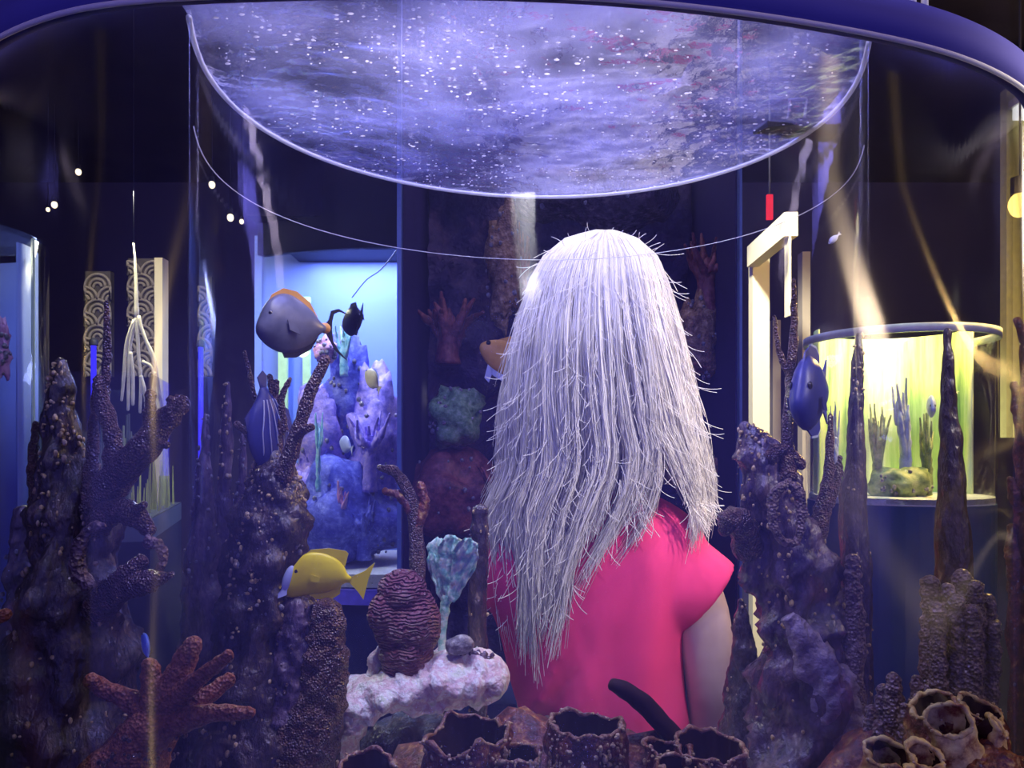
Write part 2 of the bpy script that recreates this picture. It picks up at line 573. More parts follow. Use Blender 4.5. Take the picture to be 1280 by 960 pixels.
# resample the loop evenly
seg = np.linalg.norm(np.roll(loop, -1, 0) - loop, axis=1)
cum = np.concatenate([[0], np.cumsum(seg)])
lp = np.vstack([loop, loop[:1]])
NS = 260
tt = np.linspace(0, cum[-1], NS + 1)[:-1]
LOOP = np.stack([np.interp(tt, cum, lp[:, 0]), np.interp(tt, cum, lp[:, 1])], 1)
CEN = LOOP.mean(0)
iL, iR = int(np.argmin(REAR[:, 0])), int(np.argmax(REAR[:, 0]))
x0, x1 = REAR[iL, 0] + 1e-4, REAR[iR, 0] - 1e-4
UP, LOL, LOR = REAR[iL:iR + 1], REAR[:iL + 1][::-1], REAR[iR:]
fsel = FRONT[np.argsort(FRONT[:, 0])]
NX, NY = 230, 130
v = []
for i in range(NX + 1):
    X = (x0 + x1) / 2 - (x1 - x0) / 2 * math.cos(math.pi * i / NX)
    if X < REAR[0, 0]: ya = float(np.interp(X, LOL[:, 0], LOL[:, 1]))
    elif X > REAR[-1, 0]: ya = float(np.interp(-X, -LOR[:, 0], LOR[:, 1]))
    else: ya = float(np.interp(X, fsel[:, 0], fsel[:, 1]))
    yb = float(np.interp(X, UP[:, 0], UP[:, 1]))
    for j in range(NY + 1):
        t_ = j / NY
        Y = ya + (yb - ya) * t_
        fade = min(1.0, min(t_, 1 - t_) * 10, min(i, NX - i) * 0.1)
        z = 0.0035 * fade * (noise.noise(Vector((X * 16, Y * 24, 0.3))) + 0.55 * noise.noise(Vector((X * 40, Y * 62, 4.3))) + 0.35 * noise.noise(Vector((X * 90, Y * 120, 9.3))))
        v.append((X, Y, ZW + z))
W = NY + 1
f = [(i * W + j, (i + 1) * W + j, (i + 1) * W + j + 1, i * W + j + 1) for i in range(NX) for j in range(NY)]
MB().add(v, f).build('water_surface', M_WATER, aq)
# floating bubbles under the surface
mb = MB()
for i in range(900):
    s = math.sqrt(random.random()) * 0.95
    x, y = LOOP[random.randrange(NS)]
    X, Y = CEN[0] + (x - CEN[0]) * s, CEN[1] + (y - CEN[1]) * s
    if noise.noise(Vector((X * 7, Y * 9, 2.0))) < -0.12 and random.random() < 0.8:
        continue
    r = random.choice([0.0007, 0.0009, 0.0011, 0.0014])
    a = random.choice([1, 1.4, 2.2])
    mb.add(*ball((X, Y, ZW - 0.004), r * a, r, r * 0.6, 6, 4))
mb.build('bubbles', M_BUBBLE, aq, kind='stuff')
# sand bed and the cabinet under it
v = [(x, y, ZF) for x, y in offset2d(FULL, -0.004, True)] + [(x, y, ZF - 0.03) for x, y in offset2d(FULL, -0.004, True)]
n = len(FULL)
MB().add(v, [tuple(range(n))[::-1], tuple(range(n, 2 * n))] + [(i, (i + 1) % n, n + (i + 1) % n, n + i) for i in range(n)]).build('sand_bed', M_SAND, aq, False, kind='stuff')
b = offset2d(FULL, 0.02, True)
v = [(x, y, ZF - 0.03) for x, y in b] + [(x, y, 0.0) for x, y in b]
MB().add(v, [tuple(range(n))[::-1], tuple(range(n, 2 * n))] + [(i, (i + 1) % n, n + (i + 1) % n, n + i) for i in range(n)]).build('cabinet', M_NAVY, aq, False)

# skimmer box floating at the surface
sk = thing('surface_skimmer', 'small dark flat skimmer box hanging at the water surface, its reflection built as an upright frame', 'skimmer', tuple(P(985, 160, 0.93)))
c = P(983, 157, 0.93)
v, f = boxv((0, 0, 0), (0.070, 0.034, 0.007))
R = Euler((math.radians(8), math.radians(-9), math.radians(12))).to_matrix()
MB().add([R @ Vector(p) + c for p in v], f).build('float_plate', M_DARK, sk, False)
mb = MB()
M_CLEARGREY = plain('grey_plastic', (0.10, 0.10, 0.2), 0.3, 0.5)
for dx in (-0.011, 0.009):
    q = c + Vector((0.012 + dx, 0.0, 0.003))
    mb.add(*tube([q, q + Vector((0.002, -0.004, 0.026))], [0.0016, 0.0016], 4, 8))
q = c + Vector((0.011, -0.004, 0.029))
mb.add(*tube([q + Vector((-0.010, 0, 0)), q + Vector((0.010, 0, 0.002))], [0.0018, 0.0018], 4, 8))
mb.build('reflected_frame', M_CLEARGREY, sk)  # upright frame shaped after the box's reflection in the water surface


# ------------------------------------------------------------------ corals and rocks
def S(px, d):
    return px * d / F


def pts(lst, d):
    """[(px,py,rpx[,depth offset])] -> world points and radii"""
    out, rad = [], []
    for q in lst:
        dd = d + (q[3] if len(q) > 3 else 0.0)
        out.append(P(q[0], q[1], dd)); rad.append(S(q[2], dd))
    return out, rad


def branch(parent, lst, d, mat, name='branch', amp=0.0016, freq=110, sides=12, n=22, knob=0.0, knob_n=7, stretch=1.0, flat=1.0, tip=True):
    p, r = pts(lst, d)
    return MB().add(*tube(p, r, n, sides, amp, freq, random.random() * 9, stretch, knob, knob_n, tip, flat)).build(name, mat, parent)


def speckle(parent, lst, d, n, mat, r0=0.0008, r1=0.0030, name='encrusting_growth', spread=1.02):
    """small crusty lumps over a tapering column given like branch()"""
    p, r = pts(lst, d)
    ctrl = np.hstack([np.array([tuple(q) for q in p]), np.array(r)[:, None]])
    s = spline(ctrl, 60)
    mb = MB()
    for i in range(n):
        q = s[random.randrange(60)]
        a = random.uniform(math.pi, 2 * math.pi)
        rr = q[3] * spread
        c = (q[0] + math.cos(a) * rr, q[1] + math.sin(a) * rr, q[2] + random.uniform(-0.006, 0.006))
        R = random.uniform(r0, r1)
        mb.add(*ball(c, R * random.uniform(.6, 1.2), R, R * random.uniform(.6, 1.6), 7, 5, 0.3, 300, i))
    return mb.build(name, mat, parent, kind='stuff')


def floor_pt(px, d):
    """pixel row at which the sand lies at depth d"""
    return HOR + (CAMZ - ZF) * F / d


def column(name, label, lst, d, mat, cat='coral', amp=0.010, freq=34, stretch=1.9, n=96, sides=44, specks=0, smat=None, knob=0.10):
    base = P(lst[0][0], floor_pt(0, d), d)
    t = thing(name, label, cat, tuple(base))
    branch(t, lst, d, mat, 'trunk', amp, freq, sides, n, knob, 9, stretch)
    if specks:
        speckle(t, lst, d, specks, smat or M_GOLD)
    return t


# A: rust coloured finger coral, bottom left
d = 0.71
t = thing('finger_coral', 'rust-brown hand-shaped finger coral low in the left front of the tank', 'coral', tuple(P(150, floor_pt(0, d), d)))
branch(t, [(110, floor_pt(0, d), 80), (140, 1010, 60), (170, 945, 40), (196, 900, 30)], d, M_FINGER, 'trunk', 0.004, 60, 18, 26)
for q in ([(205, 905, 26), (160, 874, 16), (130, 862, 13), (114, 850, 11, -0.01)],
          [(195, 895, 26), (190, 855, 17), (187, 832, 12)],
          [(205, 880, 26), (225, 838, 19), (241, 806, 14)],
          [(205, 885, 24), (240, 855, 14, -0.015), (285, 820, 9, -0.03)],
          [(215, 900, 24), (255, 872, 14), (285, 850, 11, 0.01)],
          [(210, 905, 24), (262, 892, 14, -0.02), (312, 891, 9, -0.03)]):
    branch(t, [(a_[0], a_[1], a_[2] * 0.84) + tuple(a_[3:]) for a_ in q], d, M_FINGER, 'finger', 0.0016, 130, 14, 20)
speckle(t, [(172, 945, 46), (200, 905, 40)], d, 30, M_BRANCH, 0.0015, 0.003, 'nodule')
t = thing('coral_tip', 'rust-brown coral finger tip poking in at the left edge of the tank', 'coral', tuple(P(-40, floor_pt(0, 0.72), 0.72)))
branch(t, [(-60, floor_pt(0, .72), 26), (-50, 900, 20), (-30, 790, 12), (6, 768, 8)], 0.72, M_FINGER, 'finger')

# B: tall dark column with crooked arms, left
d = 0.84
L_B = [(85, floor_pt(0, d), 120), (85, 960, 98), (88, 860, 78), (90, 760, 58), (92, 660, 45), (84, 580, 30), (76, 510, 17), (75, 455, 8)]
t = column('reef_tower', 'tall dark coral-covered reef column with crooked arms at the left of the tank', L_B, d, M_ROCK, 'reef', specks=300, amp=0.020)
for q in ([(112, 640, 24), (150, 592, 20, -0.03), (180, 560, 19, -0.05), (205, 528, 15, -0.05), (226, 505, 12, -0.05)],
          [(146, 600, 15, -0.03), (140, 545, 11, -0.035), (128, 500, 9, -0.03), (124, 474, 6, -0.03)],
          [(182, 558, 12, -0.05), (187, 520, 8, -0.05), (188, 492, 6, -0.05)],
          [(205, 530, 10, -0.05), (212, 512, 6, -0.06), (213, 498, 4, -0.06)],
          [(185, 560, 10, -0.05), (198, 556, 7, -0.06), (208, 556, 5, -0.06)],
          [(105, 668, 20), (140, 640, 16, -0.03), (165, 643, 16, -0.04), (186, 662, 9, -0.04)],
          [(165, 645, 9, -0.04), (178, 632, 6, -0.05)],
          [(100, 775, 26), (130, 742, 14, -0.04), (155, 718, 11, -0.06), (176, 702, 9, -0.06)],
          [(110, 770, 26), (150, 738, 16, -0.05), (182, 728, 15, -0.07), (213, 718, 5, -0.07)],
          [(130, 500, 6, -0.02), (134, 430, 4.5, -0.02), (133, 378, 2.5, -0.02)],
          [(110, 640, 12, -0.02), (116, 560, 7, -0.02), (120, 480, 4, -0.02)],
          [(55, 640, 16), (42, 580, 7), (44, 530, 4)]):
    branch(t, q, d, M_BRANCH, 'arm', 0.0022, 120, 14, 24, 0.12)
# ring of pale shell-like growth
branch(t, [(116, 735, 9, -0.07), (98, 715, 9, -0.07), (99, 685, 8, -0.07), (112, 662, 7, -0.07), (128, 658, 5, -0.07)], d, M_KNOB, 'shell_rim', 0.005, 150, 10, 22)
branch(t, [(182, 676, 8, -0.05), (198, 682, 7, -0.05), (204, 700, 6, -0.05), (195, 716, 4, -0.05)], d, M_KNOB, 'shell_rim', 0.005, 150, 10, 22)
# companion columns on the far left
column('coral_spire', 'dark knobbly coral spire just left of the tall reef column', [(22, floor_pt(0, .9), 60), (24, 940, 50), (28, 800, 30), (30, 700, 18), (30, 640, 9)], 0.9, M_ROCK2, specks=40, smat=M_PALECRUST)

# C: middle-left columns
d = 0.93
L_C = [(330, floor_pt(0, d), 105), (332, 960, 92), (330, 860, 66), (332, 770, 52), (334, 700, 46), (340, 640, 42), (344, 596, 30), (340, 574, 16)]
t = column('reef_tower', 'gold-flecked dark reef column below the striped fish, left of the yellow fish', L_C, d, M_ROCK, 'reef', specks=480, amp=0.020)
for q in ([(352, 600, 12, -0.02), (372, 540, 9, -0.03), (388, 490, 8, -0.03), (407, 450, 6.5, -0.03)],
          [(368, 545, 7, -0.03), (382, 536, 5.5, -0.04), (390, 534, 4, -0.04)],
          [(342, 600, 9), (346, 540, 8), (343, 505, 6), (345, 478, 4)],
          [(350, 545, 6), (342, 500, 5), (337, 470, 3)],
          [(356, 540, 5), (352, 500, 4), (362, 474, 3)],
          [(322, 600, 9), (326, 540, 4.5), (316, 485, 3.5), (306, 440, 2.2)],
          [(322, 560, 6), (308, 540, 5), (296, 530, 4)]):
    branch(t, q, d, M_BRANCH, 'branch', 0.0014, 140, 12, 22, 0.12)
speckle(t, [(335, 760, 52), (340, 690, 46), (344, 600, 32)], d, 90, M_PALECRUST)
for i, (px, top, wd) in enumerate([(255, 560, 24), (283, 520, 18), (302, 585, 20)]):
    column('coral_spire', ['slim dark coral spire just right of the left wall seam', 'tallest slim coral spire beside the gold-flecked reef column',
                           'blunt slim coral spire against the gold-flecked reef column'][i],
           [(px, floor_pt(0, .97), wd * 2.0), (px, 900, wd * 1.7), (px + 3, 780, wd * 1.2), (px - 2, 680, wd * .8), (px, top + 30, wd * .4), (px + 2, top - 40, 3)], 0.97 + 0.03 * i, M_ROCK2, specks=70,
           smat=M_GOLD if i % 2 else M_PALECRUST, amp=0.009, sides=20)
# dead-man's-finger domes
for i, (px, py, wd, mat, lab) in enumerate([(408, 766, 27, M_BRANCH, 'brown stubby dome coral below the yellow fish'), (371, 762, 25, M_ROCK2, 'grey-violet stubby dome coral beside the gold-flecked reef column')]):
    dd = 0.90
    column('dome_coral', lab, [(px - 60, floor_pt(0, dd), wd * 2.2), (px - 42, 960, wd * 2), (px - 14, 880, wd * 1.35), (px - 2, 810, wd * 1.05), (px, py, wd * .72)], dd, mat, amp=0.006, freq=60, stretch=1.2, specks=60, smat=M_BRANCH, knob=0.03)

# D: ledge with cave
d = 1.02
t = thing('ledge_rock', 'pale pink and white crusted rock ledge arching over a dark cave', 'rock', tuple(P(540, floor_pt(0, d), d)))
p, r = pts([(392, floor_pt(0, d), 40), (405, 960, 36), (425, 905, 30), (462, 866, 30), (515, 852, 32), (575, 846, 32), (612, 846, 26)], d)
MB().add(*tube(p, r, 90, 34, 0.012, 26, 3.3, 1, 0.05, 12, True, 2.0)).build('arch', M_LEDGE, t)
p, r = pts([(440, 990, 50), (520, 955, 66), (590, 965, 50)], d + 0.08)
MB().add(*tube(p, r, 30, 20, 0.012, 30, 1.3, 1, 0, 1, True, 0.8)).build('cave_back', M_ROCK, t)
p, r = pts([(478, 838, 22), (474, 822, 13), (476, 812, 6)], d)
MB().add(*tube(p, r, 20, 16, 0.006, 60, 5.3)).build('knob', M_LEDGE, t)
speckle(t, [(560, 812, 8), (585, 818, 10), (606, 824, 10)], d - 0.01, 90, M_ROCK2, 0.002, 0.005)
# pebble on ledge
tag(MB().add(*ball(P(574, 806, 0.99), S(17, .99), S(14, .99), S(12, .99), 20, 12, 0.2, 50, 2)).build('pebble', M_PALECRUST), 'small white stone on the pale ledge under the mint leaf coral', 'stone')

# E: brain coral
d = 1.0
t = thing('brain_coral', 'maroon ridged two-lobed brain coral standing on the pale ledge', 'coral', tuple(P(510, 836, d)))


def ridges(seed):
    def fn(dv):
        q = dv * 3.0
        wv = noise.noise(q + Vector((seed, 0, 0))) * 3.4
        return 0.028 * math.sin(16 * (dv.z + 0.35 * dv.x) + wv * 2.2) + 0.05 * noise.noise(dv * 1.5 + Vector((0, seed, 0)))
    return fn


for i, (px, py, rx, rz, nm) in enumerate([(510, 780, 42, 50, 'lower_lobe'), (503, 742, 31, 31, 'upper_lobe'), (484, 768, 24, 30, 'side_lobe')]):
    c = P(px, py, d - 0.006 * i)
    MB().add(*ball(c, S(rx, d), S(rx, d) * .8, S(rz, d), 56, 40, fn=ridges(i * 2.7))).build(nm, M_BRAIN, t)
MB().add(*tube([P(505, 850, d), P(508, 815, d)], [S(26, d), S(34, d)], 10, 16, .004, 60)).build('stalk', M_BRAIN, t)

# F: mint leaf coral
d = 1.04
t = thing('leaf_coral', 'mint-green frilled leaf coral beside the maroon brain coral', 'coral', tuple(P(552, 830, d)))
branch(t, [(551, 832, 6), (553, 790, 5), (557, 755, 6), (562, 735, 6)], d, M_MINT, 'stem', 0.002, 120)
for i, (x0, y0, x1, y1, wd) in enumerate([(560, 752, 545, 672, 15), (562, 750, 566, 668, 17), (565, 752, 588, 672, 15), (558, 760, 538, 690, 9), (566, 750, 592, 690, 10)]):
    a, b = P(x0, y0, d - 0.004 * (i % 3)), P(x1, y1, d - 0.012 * (i % 3))
    ax = (b - a); sd = Vector((0, -1, 0)).cross(ax).normalized()
    mb = MB(); nu, nv = 18, 9
    v, f = [], []
    for side in (1, -1):
        for u in range(nu + 1):
            s = u / nu
            hw = S(wd, d) * (0.25 + 0.95 * s ** 0.8) * (1 - 0.5 * max(0, s - .8) * 5 * 0.6)
            for k in range(nv + 1):
                q = k / nv * 2 - 1
                p = a + ax * s * (1 - 0.12 * q * q) + sd * hw * q
                fr = 0.006 * s * math.sin(q * 9 + s * 14 + i) + 0.004 * noise.noise(p * 90)
                v.append(p + Vector((0.003 * noise.noise(p * 120), fr + side * 0.0008, 0.004 * s * noise.noise(p * 150))))
    W = nv + 1; O = (nu + 1) * W
    for u in range(nu):
        for k in range(nv):
            q = u * W + k
            f += [(q, q + 1, q + W + 1, q + W), (O + q, O + q + W, O + q + W + 1, O + q + 1)]
    for u in range(nu):
        f += [(u * W, (u + 1) * W, O + (u + 1) * W, O + u * W), (u * W + nv, O + u * W + nv, O + (u + 1) * W + nv, (u + 1) * W + nv)]
    for k in range(nv):
        f += [(nu * W + k, nu * W + k + 1, O + nu * W + k + 1, O + nu * W + k)]
    mb.add(v, f).build('blade', M_MINT, t)
# dark pole like coral left of the visitor
column('coral_spire', 'smooth dark upright coral post close to the left side of the visitor', [(598, floor_pt(0, 1.1), 14), (598, 900, 12), (597, 780, 12), (599, 690, 12), (600, 640, 10)], 1.1, M_ROCK, amp=0.003, specks=16)
t = thing('curled_coral', 'small curled brown coral on a dark stalk left of the visitor', 'coral', tuple(P(520, 838, 1.12)))
branch(t, [(520, 840, 12), (522, 740, 10), (520, 660, 9), (512, 618, 8), (494, 590, 7), (476, 584, 5)], 1.12, M_BRANCH, 'curled_arm', 0.003)
branch(t, [(516, 640, 8), (500, 620, 6), (482, 614, 5)], 1.12, M_MAROON, 'arm', 0.003)
branch(t, [(520, 660, 8), (530, 630, 7), (526, 606, 5)], 1.12, M_MAROON, 'arm', 0.003)


# G: tube sponges
def sponge_tube(parent, base, mouth, r_base, r_mouth, wall, mat, lipmat, seed=0, amp=0.003, tilt=None):
    """hollow tube: outer skin, lip and hollow as three parts; base, mouth: world points"""
    ax = (mouth - base)
    t = (tilt or ax).normalized()
    a = t.cross(Vector((0, 1, 0.01))).normalized(); b = t.cross(a)
    n, sd = 18, 40

    def ring(c, r, s, jitter, tt):
        out = []
        for j in range(sd):
            th = 2 * math.pi * j / sd
            p = c + (a * math.cos(th) + b * math.sin(th)) * r
            k = 1 + jitter * 0.6 * fbm(p, 90, seed, 3) + 0.07 * math.sin(2 * th + seed) + 0.03 * math.sin(3 * th + 2 * seed)
            out.append(c + (a * math.cos(th) + b * math.sin(th)) * r * k + t * (0.30 * r * s ** 3 * noise.noise(p * 55)))
        return out
    rings = []
    for i in range(n + 1):
        s = i / n
        r = r_base + (r_mouth - r_base) * s ** 0.7
        rings.append(ring(base + ax * s, r, s, 0.30, t))
    v = [p for rg in rings for p in rg]
    f = [(i * sd + j, i * sd + (j + 1) % sd, (i + 1) * sd + (j + 1) % sd, (i + 1) * sd + j) for i in range(n) for j in range(sd)]
    wall_o = MB().add(v, f).build('tube_wall', mat, parent)
    # lip: swept ring along the mouth outline
    top = rings[-1]
    v, f = [], []
    cs = 8
    for j in range(sd):
        p = top[j]; out = (p - mouth); out -= t * out.dot(t); out.normalize()
        wv = wall * (1 + 1.1 * noise.noise(p * 130))
        for k in range(cs):
            al = 2 * math.pi * k / cs
            v.append(p + out * (math.cos(al) * wv - wall * 0.6) + t * math.sin(al) * wv)
    for j in range(sd):
        for k in range(cs):
            f.append((j * cs + k, j * cs + (k + 1) % cs, ((j + 1) % sd) * cs + (k + 1) % cs, ((j + 1) % sd) * cs + k))
    MB().add(v, f).build('lip', lipmat, wall_o)
    mb = MB()
    for i in range(34):
        p = top[(i * 7) % sd]
        R = random.uniform(0.0005, 0.0016)
        mb.add(*ball(p + t * random.uniform(-.001, .002) + (mouth - p) * random.uniform(-.06, .10), R * 1.3, R, R, 6, 4, 0.3, 300, i))
    mb.build('lip_flecks', M_GOLD, wall_o, kind='stuff')
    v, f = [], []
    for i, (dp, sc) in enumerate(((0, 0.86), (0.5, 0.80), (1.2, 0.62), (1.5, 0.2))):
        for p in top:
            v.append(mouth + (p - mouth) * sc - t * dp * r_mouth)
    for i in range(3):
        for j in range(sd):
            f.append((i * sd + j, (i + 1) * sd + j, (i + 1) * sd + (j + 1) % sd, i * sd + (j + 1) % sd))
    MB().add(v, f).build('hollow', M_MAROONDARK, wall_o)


def mound(name, label, c, rx, ry, rz, mat, seed):
    o = MB().add(*ball(c, rx, ry, rz, 36, 24, 0.22, 14, seed)).build(name, mat)
    return tag(o, label, 'rock')


dfr = 0.735
mound('reef_rock', 'low dark reef rock under the maroon tube sponges at the front', (0.06, 0.81, 0.865), 0.23, 0.10, 0.145, M_MAROON, 1.0)
mound('reef_rock', 'dark reef rock under the yellow-lipped sponges in the right front corner', (0.42, 0.83, 0.89), 0.12, 0.075, 0.10, M_MAROON, 4.0)
for i, (bx, by, mx, my, rb, rm, dd, lab) in enumerate([
    (590, 1080, 584, 916, 56, 52, 0.73, 'wide maroon tube sponge left of the pink dress'),
    (735, 1075, 733, 906, 54, 46, 0.72, 'maroon tube sponge with a gold-flecked lip in front of the pink dress'),
    (895, 1080, 886, 932, 54, 42, 0.74, 'maroon tube sponge below the bare right arm of the visitor'),
    (828, 1080, 836, 936, 32, 30, 0.755, 'small dark tube sponge between two larger ones'),
    (645, 1075, 648, 942, 30, 27, 0.715, 'short gold-speckled tube sponge beside the wide maroon one'),
    (846, 1075, 850, 958, 36, 30, 0.71, 'low gold-flecked tube sponge, mouth just above the picture edge'),
    (462, 1075, 458, 962, 44, 40, 0.72, 'low rust tube sponge in front of the pale ledge')]):
    t = thing('tube_sponge', lab, 'sponge', tuple(P(bx, by, dd)))
    sponge_tube(t, P(bx, by, dd), P(mx, my, dd), S(rb, dd), S(rm, dd), 0.0024, M_MAROON, M_RIMGOLD, i * 1.7, tilt=P(mx, my, dd) - P(bx, by, dd) + Vector((0, -0.014, 0)))
    speckle(t, [(mx, my + 70, rm), (mx, my + 4, rm)], dd, 150, M_GOLD, 0.0006, 0.0024)
t = thing('finger_sponge', 'slim dark maroon finger sponge leaning left across the pink dress', 'sponge', tuple(P(915, 1070, 0.79)))
branch(t, [(915, 1070, 24), (890, 985, 17), (845, 924, 13), (800, 876, 12), (769, 857, 9)], 0.79, M_MAROONDARK, 'finger', 0.002, 90, 14, 26)

for i, (bx, by, mx, my, rb, rm, dd, tl, lab) in enumerate([
    (1215, 1020, 1186, 900, 34, 24, 0.74, (-0.35, -0.9, 0.55), 'yellow-lipped tube sponge with its mouth towards the viewer, uppermost of the cluster'),
    (1165, 1020, 1168, 884, 40, 30, 0.775, (-0.25, -0.25, 1), 'maroon tube sponge behind the uppermost yellow-lipped one'),
    (1240, 1020, 1225, 886, 36, 30, 0.78, (0.25, -0.3, 1), 'maroon and yellow tube sponge beside the right tank wall'),
    (1255, 1010, 1246, 908, 24, 17, 0.75, (0.6, -0.5, 0.6), 'small yellow tube sponge spreading right in the right front corner'),
    (1108, 1040, 1112, 944, 34, 28, 0.72, (0.0, -0.45, 1), 'wide yellow-lipped tube sponge low beside the right wall seam'),
    (1160, 1040, 1156, 944, 26, 21, 0.715, (0.0, -0.75, 0.8), 'small round-mouthed yellow tube sponge low in the right cluster')]):
    t = thing('tube_sponge', lab, 'sponge', tuple(P(bx, by, dd)))
    sponge_tube(t, P(bx, by, dd), P(mx, my, dd), S(rb, dd), S(rm, dd), 0.0026, M_YELLOWTUBE if i not in (1, 2) else M_MAROON, M_YELLOWTUBE, 3 + i * 1.3, tilt=Vector(tl))
t = thing('sponge_crust', 'lumpy maroon sponge crust with pale specks at the foot of the right cluster', 'sponge', tuple(P(1235, 1040, 0.74)))
MB().add(*ball(P(1240, 985, 0.74), S(52, .74), S(40, .74), S(52, .74), 34, 24, 0.25, 40, 3)).build('body', M_MAROON, t)
speckle(t, [(1240, 1000, 44), (1240, 950, 36)], 0.74, 70, M_PALECRUST, 0.001, 0.003)

# I: right reef column
d = 1.0
L_I = [(1000, floor_pt(0, d), 90), (1004, 960, 74), (1008, 880, 62), (1006, 800, 52), (1000, 740, 48), (985, 690, 46), (968, 640, 40), (955, 590, 33), (945, 555, 22), (932, 535, 9)]
t = column('reef_tower', 'ragged dark reef column right of the visitor, below the deep blue fish', L_I, d, M_ROCK2, 'reef', specks=320, smat=M_GOLD, amp=0.026, freq=28)
for q in ([(985, 600, 11, -0.03), (984, 540, 7, -0.03), (988, 470, 5.5, -0.03), (993, 400, 4.5, -0.03), (992, 350, 2.5, -0.03)],
          [(987, 470, 4.5, -0.03), (974, 440, 3.5, -0.03), (968, 396, 2.2, -0.03)],
          [(1010, 690, 18), (1028, 640, 11), (1036, 590, 7), (1038, 520, 3)],
          [(1030, 640, 8), (1046, 600, 6), (1050, 572, 3)],
          [(960, 575, 10, -0.03), (978, 562, 9, -0.03), (1000, 580, 8, -0.03)],
          [(935, 690, 20), (928, 655, 17, -0.02), (912, 650, 15, -0.03), (906, 662, 9, -0.03)]):
    branch(t, q, d, M_BRANCH, 'arm', 0.002, 110, 14, 24, 0.12)
# open shell-like cup
branch(t, [(985, 604, 6, -0.06), (968, 618, 7, -0.06), (966, 650, 6, -0.06), (978, 676, 5, -0.06), (996, 676, 5, -0.06), (1002, 645, 6, -0.06), (998, 615, 7, -0.06), (985, 604, 6, -0.06)],
       d, M_KNOB, 'cup_rim', 0.005, 150, 12, 40)
column('coral_spike', 'pointed dark coral spike beside the bare right arm of the visitor', [(930, floor_pt(0, 1.08), 40), (932, 930, 34), (932, 850, 22), (930, 790, 13), (926, 752, 4)], 1.08, M_ROCK, amp=0.008, specks=25)
column('coral_spike', 'short dark coral spike in front of the cream doorway foot', [(966, floor_pt(0, 1.08), 26), (966, 930, 22), (964, 850, 14), (966, 790, 9), (968, 770, 4)], 1.08, M_ROCK, amp=0.007, specks=20, smat=M_PALECRUST)
t = thing('sloping_rock', 'pale violet slanting rock slab at the foot of the right reef column', 'rock', tuple(P(1050, floor_pt(0, .96), .96)))
p, r = pts([(985, 770, 12), (1010, 810, 20), (1040, 870, 28), (1065, 950, 36), (1085, floor_pt(0, .96), 44)], 0.94)
MB().add(*tube(p, r, 70, 34, 0.020, 40, 6.1, 1.5, 0, 1, True, 0.7)).build('slab_body', mottled('lilac_rock', [(0.12, 0.09, 0.16), (0.32, 0.26, 0.36), (0.6, 0.5, 0.5)], 40, 0.5, 0.4, 1.0, 0.008), t)

# J/K: knobbly column corals on the right
d = 0.86
t = thing('column_coral', 'cluster of tall knobbly grey-brown coral columns near the right tank wall', 'coral', tuple(P(1195, floor_pt(0, d), d)))
for i, (px, top, wd, dz) in enumerate([(1163, 730, 12, 0), (1184, 738, 10, -.01), (1203, 722, 12, .01), (1219, 735, 11, -.005), (1234, 752, 11, 0), (1214, 766, 12, -.025), (1196, 752, 10, -.02), (1172, 760, 9, -.02), (1240, 790, 9, -.01)]):
    q = [(px + (1195 - px) * .35, floor_pt(0, d), wd * 1.5, dz), (px + (1195 - px) * .2, 940, wd * 1.35, dz), (px, 840, wd * 1.1, dz), (px + 1, 780, wd, dz), (px, top, wd * .95, dz)]
    branch(t, q, d, M_KNOB, 'column', 0.0022, 110, 16, 46, 0.22, 13)
d = 0.83
t = thing('column_coral', 'low cluster of pointed knobbly coral columns behind the small yellow sponges', 'coral', tuple(P(1125, floor_pt(0, d), d)))
for i, (px, top, wd, dz) in enumerate([(1090, 888, 11, 0), (1104, 862, 11, .01), (1117, 848, 12, 0), (1131, 885, 9, -.02), (1146, 850, 9, 0), (1158, 862, 8, .01), (1140, 900, 10, -.02), (1098, 905, 9, -.02)]):
    q = [(px, floor_pt(0, d), wd * 1.8, dz), (px, 960, wd * 1.5, dz), (px, top + 40, wd * 1.1, dz), (px, top, wd * .7, dz)]
    branch(t, q, d, M_KNOB, 'column', 0.0022, 110, 16, 40, 0.2, 11)
# L: dark slim spires added for stretched reflections before the right display tank
column('coral_spire', 'very tall slim dark spire built for a stretched reflection along the right wall seam', [(1070, floor_pt(0, 1.03), 26), (1068, 900, 22), (1069, 780, 19), (1068, 640, 15), (1070, 540, 10), (1071, 470, 7), (1073, 420, 4)], 1.03, M_ROCK, amp=0.005, specks=60, knob=0.06)
column('coral_spire', 'dark tapering spire built for a stretched reflection in front of the lit green tank', [(1192, floor_pt(0, 1.0), 30), (1192, 880, 26), (1193, 740, 22), (1190, 640, 17), (1187, 550, 12), (1185, 480, 9), (1184, 416, 6)], 1.0, M_ROCK, amp=0.004, knob=0.04)
column('coral_column', 'knobbly grey coral column at the right wall seam', [(1066, floor_pt(0, .95), 18), (1066, 900, 14), (1068, 780, 11), (1066, 720, 10), (1066, 700, 8)], 0.95, M_KNOB, amp=0.003, freq=110, knob=0.2)


